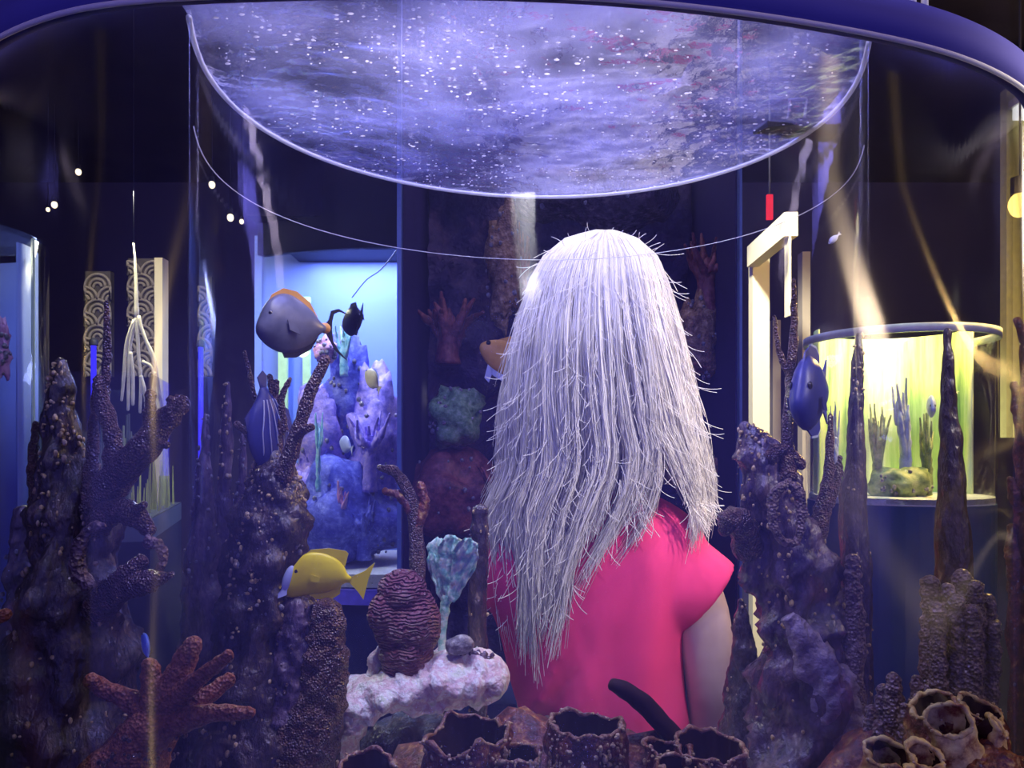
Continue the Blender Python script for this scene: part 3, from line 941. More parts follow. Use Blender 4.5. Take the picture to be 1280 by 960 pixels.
# ------------------------------------------------------------------ fish
def fish(name, label, pos, L, prof, thick, mats, yaw=0, pitch=0, roll=0, dorsal=None, anal=None, tail=None, pect=None, eye=(0.40, 0.08), extra=None):
    """local: +x head, +z up. prof: [(x, top, bottom)] in body lengths, x from head .5 to tail -.5"""
    t = thing(name, label, 'fish', tuple(pos))
    p = spline(prof, 30)
    v, f = [], []
    sd = 18
    for i, (x, a, b) in enumerate(p):
        s = i / 29
        th = thick * (math.sin(math.pi * min(1, (s * 0.93 + 0.035))) ** 0.7)
        cz, hz = (a + b) / 2, (a - b) / 2
        for j in range(sd):
            al = 2 * math.pi * j / sd
            ca, sa = math.cos(al), math.sin(al)
            v.append(Vector((x, th * math.copysign(abs(ca) ** 1.2, ca), cz + hz * sa)) * L)
    for i in range(29):
        for j in range(sd):
            k = (j + 1) % sd
            f.append((i * sd + j, i * sd + k, (i + 1) * sd + k, (i + 1) * sd + j))
    f.append(tuple(range(sd))[::-1]); f.append(tuple(29 * sd + j for j in range(sd)))
    R = (Euler((0, 0, yaw)).to_matrix() @ Euler((0, pitch, 0)).to_matrix() @ Euler((roll, 0, 0)).to_matrix())
    pos = Vector(pos)

    def put(vs):
        return [pos + R @ Vector(q) for q in vs]
    fb = MB().add(put(v), f).build('body', mats['body'], t)

    def fin(nm, poly, mk, y=0.0):
        vv, ff = prism([Vector((a, y, b)) * L for a, b in poly], 0.016 * L)
        MB().add(put(vv), ff).build(nm, mats.get(mk, mats['body']), t, False)
    if dorsal: fin('dorsal_fin', dorsal, 'fin')
    if anal: fin('anal_fin', anal, 'anal')
    if tail: fin('tail_fin', tail, 'tail')
    if extra:
        for nm, poly, mk in extra: fin(nm, poly, mk)
    for sgn in (-1, 1):
        th = thick * L
        if pect:
            vv, ff = prism([Vector((a * L, sgn * (th + 0.012 * L + (0.5 - a) * 0.02 * L), b * L)) for a, b in pect], 0.012 * L)
            MB().add(put(vv), ff).build('pectoral_fin', mats.get('pect', mats['body']), t, False)
        ex, ez = eye
        k = math.sin(math.pi * min(1, ((0.5 - ex) * 0.93 + 0.035))) ** 0.7 * thick * L * 0.98
        MB().add(*ball((0, 0, 0), 0.001, 0.001, 0.001)) if False else None
        vv, ff = ball((ex * L, sgn * k, ez * L), 0.042 * L, 0.022 * L, 0.042 * L, 10, 8)
        MB().add(put(vv), ff).build('eye', M_EYE, fb)
    if 'spot' in mats:
        pass
    return t, put


M_EYE = plain('black_eye', (0.01, 0.01, 0.012), 0.1, 0.8)
M_GREYF = mottled('grey_fish_skin', [(0.10, 0.11, 0.15), (0.16, 0.17, 0.22), (0.24, 0.25, 0.30)], 25, 0.35, 0.5, 0.1)
M_BLACKF = plain('black_fin', (0.012, 0.012, 0.02), 0.4, 0.4)
M_ORANGE = plain('orange_fin', (0.85, 0.42, 0.10), 0.4, 0.4)
M_YEL = mottled('yellow_fish_skin', [(0.80, 0.60, 0.005), (0.95, 0.78, 0.01), (0.95, 0.80, 0.02)], 30, 0.4, 0.4, 0.1)
M_PALEB = plain('pale_blue_fin', (0.55, 0.62, 0.85), 0.4, 0.4)
M_BLUEF = mottled('deep_blue_fish_skin', [(0.03, 0.04, 0.20), (0.05, 0.06, 0.28)], 30, 0.4, 0.5, 0.1)
M_SILVER = plain('silver_stripe', (0.55, 0.6, 0.75), 0.3, 0.6)
M_OCHRE = mottled('ochre_fish_skin', [(0.55, 0.26, 0.04), (0.8, 0.45, 0.08)], 25, 0.4, 0.4, 0.1)

tangp = [(0.5, 0.02, -0.06), (0.44, 0.11, -0.13), (0.32, 0.25, -0.24), (0.15, 0.33, -0.32), (-0.05, 0.34, -0.33), (-0.25, 0.25, -0.25), (-0.40, 0.10, -0.11), (-0.5, 0.045, -0.05)]
# grey fish with orange back
t, put = fish('grey_tang', 'grey tang with orange back fin and thin curved black tail, upper left', P(366, 404, 0.93), 0.098,
              [(0.5, -0.08, -0.18), (0.46, 0.02, -0.24), (0.36, 0.22, -0.32), (0.18, 0.34, -0.38), (-0.02, 0.33, -0.36), (-0.25, 0.21, -0.24), (-0.40, 0.07, -0.10), (-0.5, 0.035, -0.045)],
              0.15, {'body': M_GREYF, 'fin': M_ORANGE, 'anal': M_BLACKF, 'tail': M_BLACKF, 'pect': M_GREYF},
              yaw=math.pi + 0.92, pitch=0.0, roll=0.0,
              dorsal=[(0.36, 0.20), (0.30, 0.31), (0.14, 0.41), (-0.06, 0.40), (-0.26, 0.29), (-0.38, 0.12), (-0.26, 0.19), (-0.02, 0.31), (0.2, 0.32)],
              anal=[(0.16, -0.36), (0.12, -0.44), (-0.05, -0.42), (-0.28, -0.29), (-0.39, -0.12), (-0.25, -0.22), (0, -0.34)],
              tail=[(-0.49, 0.03), (-0.56, 0.12), (-0.60, 0.24), (-0.72, 0.28), (-0.9, 0.22), (-0.73, 0.245), (-0.64, 0.2), (-0.61, 0.1), (-0.605, -0.03), (-0.63, -0.16), (-0.72, -0.27), (-0.86, -0.38),
                    (-0.68, -0.28), (-0.57, -0.14), (-0.49, -0.03)],
              pect=[(0.20, 0.0), (0.17, -0.12), (0.02, -0.16), (0.08, -0.02)], eye=(0.37, 0.06))
vv, ff = ball((-0.5 * 0.098, 0, 0), 0.008, 0.005, 0.007, 12, 8)
MB().add(put(vv), ff).build('tail_base', M_ORANGE, t)
# dark silhouette fish further back
fish('dark_tang', 'small dark oval fish just right of the grey tang with orange back', P(441, 401, 1.12), 0.064,
     tangp, 0.16, {'body': M_BLACKF}, yaw=math.pi / 2 + 0.55, pitch=0.15,
     dorsal=[(0.25, 0.28), (0.05, 0.42), (-0.25, 0.36), (-0.38, 0.12), (-0.1, 0.3)], anal=[(0.1, -0.3), (-0.2, -0.4), (-0.38, -0.14), (-0.2, -0.26)],
     tail=[(-0.48, 0.04), (-0.7, 0.2), (-0.64, 0), (-0.7, -0.2), (-0.48, -0.04)])
# yellow fish
t, put = fish('yellow_tang', 'bright yellow tang with pale blue snout above the stubby dome corals', P(403, 716, 0.90), 0.074,
              [(0.50, -0.20, -0.33), (0.44, 0.02, -0.45), (0.34, 0.22, -0.50), (0.12, 0.30, -0.40), (-0.12, 0.28, -0.30), (-0.28, 0.20, -0.19), (-0.38, 0.09, -0.07), (-0.46, 0.055, -0.04)],
              0.09, {'body': M_YEL, 'tail': M_YEL, 'pect': M_YEL}, yaw=math.pi + 0.18, pitch=-0.30,
              dorsal=[(0.34, 0.20), (0.28, 0.30), (0.02, 0.40), (-0.24, 0.43), (-0.30, 0.40), (-0.31, 0.18), (0, 0.28)],
              anal=[(0.12, -0.38), (-0.05, -0.42), (-0.28, -0.34), (-0.36, -0.25), (-0.34, -0.12), (-0.1, -0.29)],
              tail=[(-0.44, 0.05), (-0.62, 0.20), (-0.74, 0.38), (-0.72, 0.1), (-0.74, -0.24), (-0.62, -0.14), (-0.44, -0.03)],
              pect=[(0.16, -0.05), (0.13, -0.16), (0.0, -0.14), (0.02, -0.06)], eye=(0.38, -0.08))
vv, ff = ball((0.475 * 0.074, 0, -0.235 * 0.074), 0.0062, 0.0055, 0.0165, 14, 10)
MB().add(put(vv), ff).build('snout', M_PALEB, t)
for sgn in (-1, 1):
    vv, ff = prism([Vector(q) * 0.074 for q in ((0.46, sgn * 0.02, -0.30), (0.52, sgn * .05, -0.40), (0.60, sgn * .07, -0.60), (0.42, sgn * .05, -0.47))], 0.001)
    MB().add(put(vv), ff).build('pelvic_fin', M_PALEB, t, False)
# deep blue fish, right
t, put = fish('blue_tang', 'deep blue oval tang swimming towards the viewer, right of the visitor', P(1012, 490, 0.94), 0.118,
              [(0.5, -0.08, -0.2), (0.43, 0.06, -0.3), (0.30, 0.26, -0.37), (0.12, 0.37, -0.40), (-0.08, 0.36, -0.36), (-0.28, 0.24, -0.24), (-0.42, 0.09, -0.09), (-0.5, 0.04, -0.04)],
              0.15, {'body': M_BLUEF, 'fin': M_BLUEF, 'anal': M_BLUEF, 'tail': M_BLUEF, 'edge': M_SILVER}, yaw=-math.pi / 2 - 0.60, pitch=0.06,
              dorsal=[(0.24, 0.30), (0.18, 0.40), (-0.05, 0.48), (-0.28, 0.46), (-0.42, 0.38), (-0.41, 0.1), (-0.05, 0.35)],
              anal=[(0.15, -0.38), (-0.05, -0.46), (-0.30, -0.46), (-0.42, -0.4), (-0.40, -0.1), (-0.2, -0.29)],
              tail=[(-0.48, 0.04), (-0.6, 0.22), (-0.78, 0.36), (-0.68, 0), (-0.78, -0.36), (-0.6, -0.22), (-0.48, -0.04)],
              pect=[(0.22, -0.05), (0.18, -0.18), (0.02, -0.2), (0.08, -0.06)], eye=(0.36, 0.06),
              extra=[('dorsal_edge', [(-0.05, 0.48), (-0.28, 0.46), (-0.42, 0.38), (-0.42, 0.40), (-0.28, 0.485), (-0.05, 0.50)], 'edge'),
                     ('anal_edge', [(-0.05, -0.46), (-0.30, -0.46), (-0.42, -0.4), (-0.42, -0.425), (-0.30, -0.485), (-0.05, -0.485)], 'edge')])
# striped fish
t, put = fish('striped_fish', 'narrow dark fish with silver stripes nosing down into the coral branches', P(337, 540, 0.925), 0.108,
              tangp, 0.10, {'body': M_BLUEF, 'fin': M_BLUEF, 'tail': M_BLUEF, 'anal': M_BLUEF}, yaw=1.12, pitch=1.38, roll=0.0,
              dorsal=[(0.3, 0.24), (0.1, 0.38), (-0.2, 0.34), (-0.36, 0.14), (0, 0.32)], anal=[(0.1, -0.31), (-0.2, -0.34), (-0.38, -0.12), (-0.2, -0.26)],
              tail=[(-0.48, 0.04), (-0.62, 0.07), (-0.68, 0.02), (-0.62, -0.07), (-0.48, -0.04)])
for sgn in (-1, 1):
    for k in range(5):
        z0 = 0.20 - 0.10 * k
        path = []
        for x in np.linspace(0.30, -0.36, 9):
            s = 0.5 - x
            th = 0.10 * math.sin(math.pi * min(1, s * .93 + .035)) ** .7
            hz = 0.33 * max(0.05, 1 - abs((x + 0.02) / 0.5) ** 2.2)
            zz = z0 * (1 - max(0, -x) * 1.6)
            q = min(0.97, abs(zz) / hz)
            path.append(Vector((x, sgn * (th * (1 - q ** 2) ** 0.55 + 0.004), zz)) * 0.108)
        vv, ff = tube(path, [0.0009] * 9, 18, 6)
        MB().add(put(vv), ff).build('stripe', M_SILVER, t)
# small fishes
M_SMALLB = plain('small_blue_fish_skin', (0.10, 0.22, 0.75), 0.3, 0.6)
fish('small_blue_fish', 'tiny bright blue fish above the rust-brown finger coral', P(182, 806, 0.76), 0.026, tangp, 0.13, {'body': M_SMALLB}, yaw=math.pi * .72, pitch=-0.9,
     tail=[(-0.46, 0.04), (-0.75, 0.22), (-0.66, 0), (-0.75, -0.22), (-0.46, -0.04)])
fish('small_pale_fish', 'tiny pale fish high up at the right, beside the lit cream doorway', P(1042, 299, 0.98), 0.017,
     [(a, b * .7, c * .7) for a, b, c in tangp], 0.2, {'body': plain('pale_fish_skin', (0.75, 0.75, 0.85), 0.4, 0.4)}, yaw=math.pi, pitch=0.75,
     tail=[(-0.46, 0.04), (-0.7, 0.16), (-0.64, 0), (-0.7, -0.16), (-0.46, -0.04)])


# ------------------------------------------------------------------ the visitor
M_SKIN = mottled('skin', [(0.52, 0.34, 0.29), (0.60, 0.41, 0.35), (0.64, 0.45, 0.39)], 14, 0.5, 0.3, 0.05)
M_DRESS = plain('pink_cloth', (0.90, 0.055, 0.19), 0.75, 0.15, var=0.06, scale=14)
M_SHOE = plain('dark_shoe', (0.02, 0.02, 0.025), 0.4, 0.4)
lady = thing('visitor', 'person with long platinum hair in a pink dress, seen from behind', 'person', (0.155, 1.43, 0))


def skin_body():
    V, E, Rr = [], [], []

    def add(p, r, prev=None):
        V.append(Vector(p) - Vector(lady.location)); Rr.append(r if isinstance(r, tuple) else (r, r))
        if prev is not None: E.append((prev, len(V) - 1))
        return len(V) - 1
    pelvis = add((0.150, 1.43, 0.84), (0.13, 0.10))
    belly = add((0.153, 1.43, 0.97), (0.105, 0.085), pelvis)
    chest = add((0.160, 1.43, 1.08), (0.115, 0.09), belly)
    upch = add((0.165, 1.44, 1.15), (0.10, 0.075), chest)
    nb = add((0.170, 1.45, 1.22), 0.055, upch)
    nk = add((0.173, 1.455, 1.33), 0.050, nb)
    jaw = add((0.174, 1.465, 1.41), 0.062, nk)
    fc = add((0.174, 1.455, 1.47), 0.083, jaw)
    hd = add((0.174, 1.44, 1.55), 0.092, fc)
    add((0.174, 1.44, 1.615), 0.066, hd)
    n1 = add((0.174, 1.545, 1.475), 0.014, fc); add((0.174, 1.553, 1.455), 0.012, n1)
    for s in (-1, 1):
        e = add((0.174 + s * 0.088, 1.445, 1.475), 0.016, fc); add((0.174 + s * 0.094, 1.435, 1.50), 0.011, e)

    def arm(sh, mid, el, fo, wr, hand, radii, prev):
        i = prev
        for p, r in zip((sh, mid, el, fo, wr), radii):
            i = add(p, r, i)
        hv = Vector(hand) - Vector(wr)
        pm = add(Vector(wr) + hv * 0.45, (0.034, 0.018), i)
        fwd = Vector((0, 1, 0)); fwd = (fwd - hv.normalized() * fwd.dot(hv.normalized())).normalized()
        for k, (off, ln) in enumerate(((-0.026, 0.060), (-0.009, 0.074), (0.009, 0.070), (0.026, 0.054))):
            b0 = Vector(wr) + hv * 0.95 + fwd * -off
            a0 = add(b0, 0.0085, pm)
            side = Vector((math.copysign(0.012, 0.155 - sh[0]), 0, 0))
            a1 = add(b0 + hv.normalized() * ln * 0.5 + side * 0.5, 0.0078, a0)
            add(b0 + hv.normalized() * ln + side * 1.6, 0.0065, a1)
        th = add(Vector(wr) + hv * 0.40 + fwd * 0.042, 0.0105, pm)
        add(Vector(wr) + hv * 0.80 + fwd * 0.060, 0.0085, th)
    arm((0.305, 1.43, 1.105), (0.345, 1.40, 1.02), (0.362, 1.395, 0.86), (0.368, 1.42, 0.75), (0.372, 1.45, 0.66), (0.370, 1.465, 0.57), (0.050, 0.056, 0.048, 0.042, 0.029), upch)
    arm((0.040, 1.475, 1.115), (0.016, 1.49, 1.00), (0.050, 1.50, 0.80), (0.052, 1.53, 0.71), (0.056, 1.56, 0.62), (0.060, 1.58, 0.53), (0.055, 0.046, 0.042, 0.038, 0.028), upch)
    for s in (-1, 1):
        h = add((0.150 + s * 0.085, 1.43, 0.76), 0.088, pelvis)
        k0 = add((0.150 + s * 0.088, 1.425, 0.60), 0.075, h)
        k = add((0.150 + s * 0.088, 1.43, 0.44), 0.055, k0)
        c = add((0.150 + s * 0.088, 1.415, 0.30), 0.054, k)
        a = add((0.150 + s * 0.088, 1.42, 0.09), 0.034, c)
        tq = add((0.150 + s * 0.094, 1.49, 0.045), (0.036, 0.026), a)
        add((0.150 + s * 0.098, 1.58, 0.030), (0.036, 0.018), tq)
    me = bpy.data.meshes.new('body')
    me.from_pydata([tuple(q) for q in V], E, [])
    o = bpy.data.objects.new('body', me)
    COL.objects.link(o)
    o.parent = lady
    sm = o.modifiers.new('skin', 'SKIN')
    sm.use_smooth_shade = True
    sv = me.skin_vertices[0].data
    for i, r in enumerate(Rr):
        sv[i].radius = r
        sv[i].use_root = (i == 0)
    sub = o.modifiers.new('sub', 'SUBSURF'); sub.levels = 2; sub.render_levels = 2
    me.materials.append(M_SKIN)
    # bake to a plain mesh
    dg = bpy.context.evaluated_depsgraph_get()
    ev = o.evaluated_get(dg)
    nm = bpy.data.meshes.new_from_object(ev)
    o.modifiers.clear()
    o.data = nm
    if not nm.materials: nm.materials.append(M_SKIN)
    return o


skin_body()
# face: eyes and lips
for s in (-1, 1):
    MB().add(*ball((0.174 + s * 0.032, 1.531, 1.495), 0.013, 0.010, 0.008, 10, 8)).build('eye', M_EYE, lady)
MB().add(*ball((0.174, 1.535, 1.425), 0.024, 0.010, 0.007, 12, 8)).build('lips', plain('lips', (0.5, 0.16, 0.16), 0.4, 0.4), lady)
for s in (-1, 1):
    MB().add(*ball((0.150 + s * 0.097, 1.505, 0.022), 0.045, 0.12, 0.026, 16, 10)).build('shoe', M_SHOE, lady)

# dress: torso loft
DD = 1.43
rows = [(612, 722, 800, .050), (622, 690, 826, .064), (640, 642, 856, .082), (664, 612, 878, .096), (700, 604, 880, .108), (745, 608, 866, .112), (790, 624, 854, .112),
        (850, 638, 853, .114), (915, 655, 862, .118), (1000, 650, 868, .125), (1100, 645, 866, .13), (1180, 645, 870, .135)]
ctrl = np.array(rows, float)
rs = spline(ctrl, 60)
v, f = [], []
sd = 56
for i, (py, l, r, ry) in enumerate(rs):
    cx, hw = ((l + r) / 2 - 640) * DD / F, (r - l) / 2 * DD / F
    z = CAMZ + (HOR - py) * DD / F
    for j in range(sd):
        al = 2 * math.pi * j / sd
        ca, sa = math.cos(al), math.sin(al)
        x, y = cx + hw * math.copysign(abs(ca) ** 0.85, ca), DD + ry * math.copysign(abs(sa) ** 0.9, sa)
        k = 0.0
        if sa < 0.3:      # soft folds running down the back
            g = max(0.0, min(1.0, (py - 700) / 150.0))
            path = 0.09 - 0.10 * (max(0.0, py - 760) / 160.0) ** 1.6
            k = -0.024 * g * math.exp(-((x - path) / 0.016) ** 2) + 0.014 * g * math.exp(-((x - path - 0.035) / 0.02) ** 2)
            k += 0.006 * g * math.sin(x * 60 + py * 0.02)
        v.append((x, y + k, z))
for i in range(len(rs) - 1):
    for j in range(sd):
        k = (j + 1) % sd
        f.append((i * sd + j, i * sd + k, (i + 1) * sd + k, (i + 1) * sd + j))
f.append(tuple(range(sd))); f.append(tuple((len(rs) - 1) * sd + j for j in range(sd))[::-1])
DM = MB().add(v, f)
k = DD / F
cuffs = [((740, 690), 70), ((790, 706), 76), ((840, 730), 68), ((877, 747), 58)]
pth = [((a - 640) * k, DD - 0.004 - 0.004 * i, CAMZ + (HOR - b) * k) for i, ((a, b), r) in enumerate(cuffs)]
c2 = spline(np.hstack([np.array(pth), np.array([r * k for _, r in cuffs])[:, None]]), 24)
v, f = [], []
un = Vector((0.65, 0, 0.76)); dn = Vector((0, 1, 0))
sd = 40
for x, y, z, r in c2:
    for j in range(sd):
        al = 2 * math.pi * j / sd
        v.append(Vector((x, y, z)) + un * r * math.cos(al) - dn * min(r, 0.098) * 0.80 * math.sin(al))
n_ = len(c2)
for i in range(n_ - 1):
    for j in range(sd):
        kk = (j + 1) % sd
        f.append((i * sd + j, i * sd + kk, (i + 1) * sd + kk, (i + 1) * sd + j))
f.append(tuple(range(sd))[::-1]); f.append(tuple((n_ - 1) * sd + j for j in range(sd)))
DM.add(v, f)
p = [P(700, 690, 1.46), P(655, 705, 1.47), P(636, 735, 1.475), P(634, 762, 1.475)]
DM.add(*tube(p, [S(66, 1.45), S(52, 1.45), S(36, 1.45), S(33, 1.45)], 18, 24, tip=False))
dress = DM.build('dress', M_DRESS, lady)
rm_ = dress.modifiers.new('r', 'REMESH'); rm_.mode = 'VOXEL'; rm_.voxel_size = 0.006; rm_.use_smooth_shade = True
sm_ = dress.modifiers.new('s', 'SMOOTH'); sm_.factor = 0.5; sm_.iterations = 14
ev = dress.evaluated_get(bpy.context.evaluated_depsgraph_get())
nm = bpy.data.meshes.new_from_object(ev)
dress.modifiers.clear(); dress.data = nm
if not nm.materials: nm.materials.append(M_DRESS)

# hair ------------------------------------------------------------
LY = np.array([286, 290, 298, 320, 350, 400, 450, 500, 550, 590, 620, 645, 680, 720, 760, 800, 840])
LX = np.array([750, 732, 706, 679, 662, 648, 639, 633, 631, 628, 613, 605, 612, 622, 632, 640, 648])
RY = np.array([286, 290, 298, 320, 350, 400, 450, 500, 550, 600, 640, 660, 700])
RX = np.array([760, 776, 797, 821, 832, 846, 858, 870, 879, 886, 882, 876, 866])
MY = np.array([540, 560, 600, 640, 680, 720, 760, 800, 840])
MX = np.array([824, 830, 826, 812, 786, 758, 738, 718, 702])
IY = np.array([540, 560, 600, 640, 660, 700]); IX = np.array([824, 834, 848, 866, 872, 864])
SPL = 0.78


def hair_px(u, y):
    l, r = np.interp(y, LY, LX), np.interp(y, RY, RX)
    x0 = l + u * (r - l)
    if y <= 540: return x0
    if u <= SPL:
        return l + (u / SPL) * (np.interp(y, MY, MX) - l)
    a = np.interp(y, IY, IX)
    return a + (u - SPL) / (1 - SPL) * (r - a)


def hair_depth(cosv, y, lift):
    bul = np.interp(y, [286, 300, 340, 420, 520, 620, 700, 840], [0.03, 0.075, 0.115, 0.135, 0.135, 0.13, 0.128, 0.128])
    return 1.435 - bul * cosv + lift


NST, NP = 7000, 26
pts_all = np.zeros((NST, NP, 3)); rad_all = np.zeros((NST, NP)); tone = np.zeros(NST)
clump_u = np.sort(RNG.random(46)); clump_end = RNG.normal(0, 42, 46)
for s in range(NST):
    th = RNG.uniform(-1.75, 1.75) if s % 6 else RNG.uniform(-2.3, 2.3)
    cosv = math.cos(th)
    u = (1 + math.sin(th)) / 2
    ci = int(np.argmin(np.abs(clump_u - u))); cu = clump_u[ci]
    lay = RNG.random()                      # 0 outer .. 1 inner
    y0 = 287 + 5 * RNG.random() + (0 if abs(th) < 1.6 else 20 * RNG.random())
    # end row by position
    y_end = np.interp(u, [0, .10, .2, .35, .5, .62, .70, .775, .785, 1], [700, 770, 815, 800, 800, 740, 690, 650, 640, 655])
    y_end -= abs(RNG.normal(0, 26)) + 40 * lay - clump_end[ci]
    if RNG.random() < 0.15: y_end -= RNG.uniform(0, 170)
    y_end = max(y_end, 470)
    k1, k2, k3 = RNG.normal(0, 1, 3)
    for i in range(NP):
        t = i / (NP - 1)
        y = y0 + (y_end - y0) * (t ** 1.15)
        cl = 0.9 * max(0.0, (y - 380) / 330.0) ** 0.8 if y > 380 else 0.0; cl = min(cl, 0.93)
        uu = u * (1 - cl) + cu * cl if abs(u - cu) < 0.03 and not ((u - SPL) * (cu - SPL) < 0) else u
        x = hair_px(uu, y)
        x += 4.6 * t * math.sin(y * 0.020 + 31 * cu + 1) + 3.4 * k1 * t * math.sin(y * 0.03 + k2 * 3)
        x += 5.0 * k3 * t ** 3
        lift = 0.022 * lay + 0.004 * k2 * t
        # clump ridges push strands in and out
        rid = 0.016 * math.cos((u - cu) / 0.012 * 1.2) * min(1, t * 2)
        dpt = hair_depth(cosv, y, lift - rid * 0.6)
        q = P(x, y, dpt)
        if i == 0: q = q * 0.6 + P(756 + 12 * math.sin(th), 288, 1.435 - 0.03 * cosv) * 0.4
        pts_all[s, i] = q
        rad_all[s, i] = 0.00085 * (1 - 0.65 * t ** 3)
    tone[s] = 0.22 + 0.85 * RNG.random() ** 0.8 - 0.35 * lay + 0.10 * math.sin(ci * 2.4)  # inner strands toned darker: shade between the locks put into the colour
# flyaway strands
NF = 1000
fly_p, fly_t = [], []
for s in range(NF):
    th = RNG.uniform(-1.5, 1.5); u = (1 + math.sin(th)) / 2
    y = RNG.uniform(300, 770) if s > 18 else RNG.uniform(288, 330)
    y = min(y, np.interp(u, [0, .2, .5, .7, 1], [760, 790, 760, 640, 620]))
    base = P(hair_px(u, y), y, hair_depth(math.cos(th), y, -0.006))
    ang = RNG.normal(0, 0.35) + 0.35 * math.sin(th)
    ln = RNG.uniform(0.02, 0.055)
    cur = RNG.uniform(-22, 22)
    line = []
    for i in range(9):
        t = i / 8
        a = ang + cur * ln * t
        base = base + Vector((math.sin(a), -0.16 + 0.1 * RNG.random(), -math.cos(a) if s > 18 else 0.35 * math.cos(a))) * (ln / 8)
        line.append(tuple(base))
    fly_p.append(line); fly_t.append(0.9)


def strands_mesh(P3, Rad, tone, name, mat, parent):
    S_, N_, _ = P3.shape
    T = np.gradient(P3, axis=1); T /= np.linalg.norm(T, axis=2)[..., None] + 1e-9
    A = np.cross(T, np.array([0.0, 1.0, 0.05])); A /= np.linalg.norm(A, axis=2)[..., None] + 1e-9
    B = np.cross(T, A)
    ring = []
    for j in range(3):
        al = 2 * math.pi * j / 3 + 0.5
        ring.append(P3 + (A * math.cos(al) + B * math.sin(al)) * Rad[..., None])
    V = np.stack(ring, 2).reshape(-1, 3) - np.array(parent.location)
    base = (np.arange(S_)[:, None, None, None] * N_ + np.arange(N_ - 1)[None, :, None, None]) * 3
    j = np.arange(3)[None, None, :, None]; k = (j + 1) % 3
    F_ = np.concatenate([base + j, base + k, base + 3 + k, base + 3 + j], 3).reshape(-1, 4)
    me = bpy.data.meshes.new(name)
    me.vertices.add(len(V)); me.vertices.foreach_set('co', V.ravel())
    me.loops.add(F_.size); me.loops.foreach_set('vertex_index', F_.ravel().astype(np.int32))
    me.polygons.add(len(F_)); me.polygons.foreach_set('loop_start', np.arange(0, F_.size, 4, dtype=np.int32))
    me.polygons.foreach_set('loop_total', np.full(len(F_), 4, dtype=np.int32))
    me.polygons.foreach_set('use_smooth', np.ones(len(F_), dtype=bool))
    at = me.attributes.new('tone', 'FLOAT', 'POINT')
    at.data.foreach_set('value', np.repeat(tone, N_ * 3).astype(np.float32))
    me.materials.append(mat)
    me.update(calc_edges=True); me.validate()
    o = bpy.data.objects.new(name, me)
    COL.objects.link(o); o.parent = parent
    return o


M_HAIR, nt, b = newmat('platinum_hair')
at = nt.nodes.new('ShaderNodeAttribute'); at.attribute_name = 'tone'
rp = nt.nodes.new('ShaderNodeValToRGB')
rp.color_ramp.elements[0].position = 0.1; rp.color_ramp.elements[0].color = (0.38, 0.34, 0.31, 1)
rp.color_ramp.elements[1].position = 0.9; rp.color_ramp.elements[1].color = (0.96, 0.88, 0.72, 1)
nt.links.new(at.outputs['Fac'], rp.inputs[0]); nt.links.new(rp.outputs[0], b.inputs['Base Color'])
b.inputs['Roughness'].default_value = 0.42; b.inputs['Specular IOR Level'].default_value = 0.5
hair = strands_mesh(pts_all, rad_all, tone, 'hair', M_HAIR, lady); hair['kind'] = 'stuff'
fp = np.array(fly_p)
o = strands_mesh(fp, np.full(fp.shape[:2], 0.00055), np.array(fly_t), 'loose_hair', M_HAIR, lady); o['kind'] = 'stuff'
# solid mass under the strands
v, f = [], []
ys = np.concatenate([np.linspace(292, 340, 10), np.linspace(355, 600, 18)])
NT = 40
for y in ys:
    for j in range(NT):
        th = -2.2 + 4.4 * j / (NT - 1)
        u = (1 + math.sin(th) * 0.95) / 2
        l, r = np.interp(y, LY, LX), np.interp(y, RY, RX)
        if y > 540: r = r - (y - 540) * 0.55
        v.append(P(l + u * (r - l), y + 6, hair_depth(math.cos(th), y, 0.026)))
for i in range(len(ys) - 1):
    for j in range(NT - 1):
        f.append((i * NT + j, i * NT + j + 1, (i + 1) * NT + j + 1, (i + 1) * NT + j))
f.append(tuple(range(NT - 1, -1, -1)))
MB().add(v, f).build('hair_mass', plain('hair_under', (0.30, 0.28, 0.30), 0.5, 0.3, scale=60), lady)


# ------------------------------------------------------------------ the dark coral tank behind the visitor
def quad_box(name, a, b, z0, z1, th, mat, parent):
    """upright panel from plan point a to plan point b"""
    a, b = Vector((a[0], a[1], 0)), Vector((b[0], b[1], 0))
    t = (b - a).normalized(); n = Vector((t.y, -t.x, 0)) * th / 2
    v = [a + n, b + n, b - n, a - n]
    v = [(q.x, q.y, z0) for q in v] + [(q.x, q.y, z1) for q in v]
    f = [(3, 2, 1, 0), (4, 5, 6, 7), (0, 1, 5, 4), (1, 2, 6, 5), (2, 3, 7, 6), (3, 0, 4, 7)]
    return MB().add(v, f).build(name, mat, parent, False)


dt = 1.80
xl, xr = (500 - 640) * dt / F, (924 - 640) * dt / F
tk = thing('coral_tank', 'tall dark glass tank of dim corals standing behind the visitor', 'aquarium', ((xl + xr) / 2, 2.05, 0))
M_POST = plain('blue_grey_post', (0.10, 0.17, 0.36), 0.3, 0.6)
M_BACKDARK = mottled('dark_tank_back', [(0.015, 0.012, 0.07), (0.03, 0.02, 0.11)], 5, 0.8, 0.2, 0.3)
quad_box('front_pane', (xl, dt), (xr, dt), 0.7, 2.45, 0.012, M_ACR_BACK, tk)
quad_box('side_pane', (xl, dt + .01), (xl, 2.4), 0.7, 2.45, 0.012, M_BACKDARK, tk)
quad_box('side_pane', (xr, dt + .01), (xr, 2.4), 0.7, 2.45, 0.012, M_BACKDARK, tk)
quad_box('back_panel', (xl, 2.4), (xr, 2.4), 0.7, 2.45, 0.02, M_BACKDARK, tk)
quad_box('base', (xl, 2.1), (xr, 2.1), 0.0, 0.7, 0.6, M_NAVY, tk)
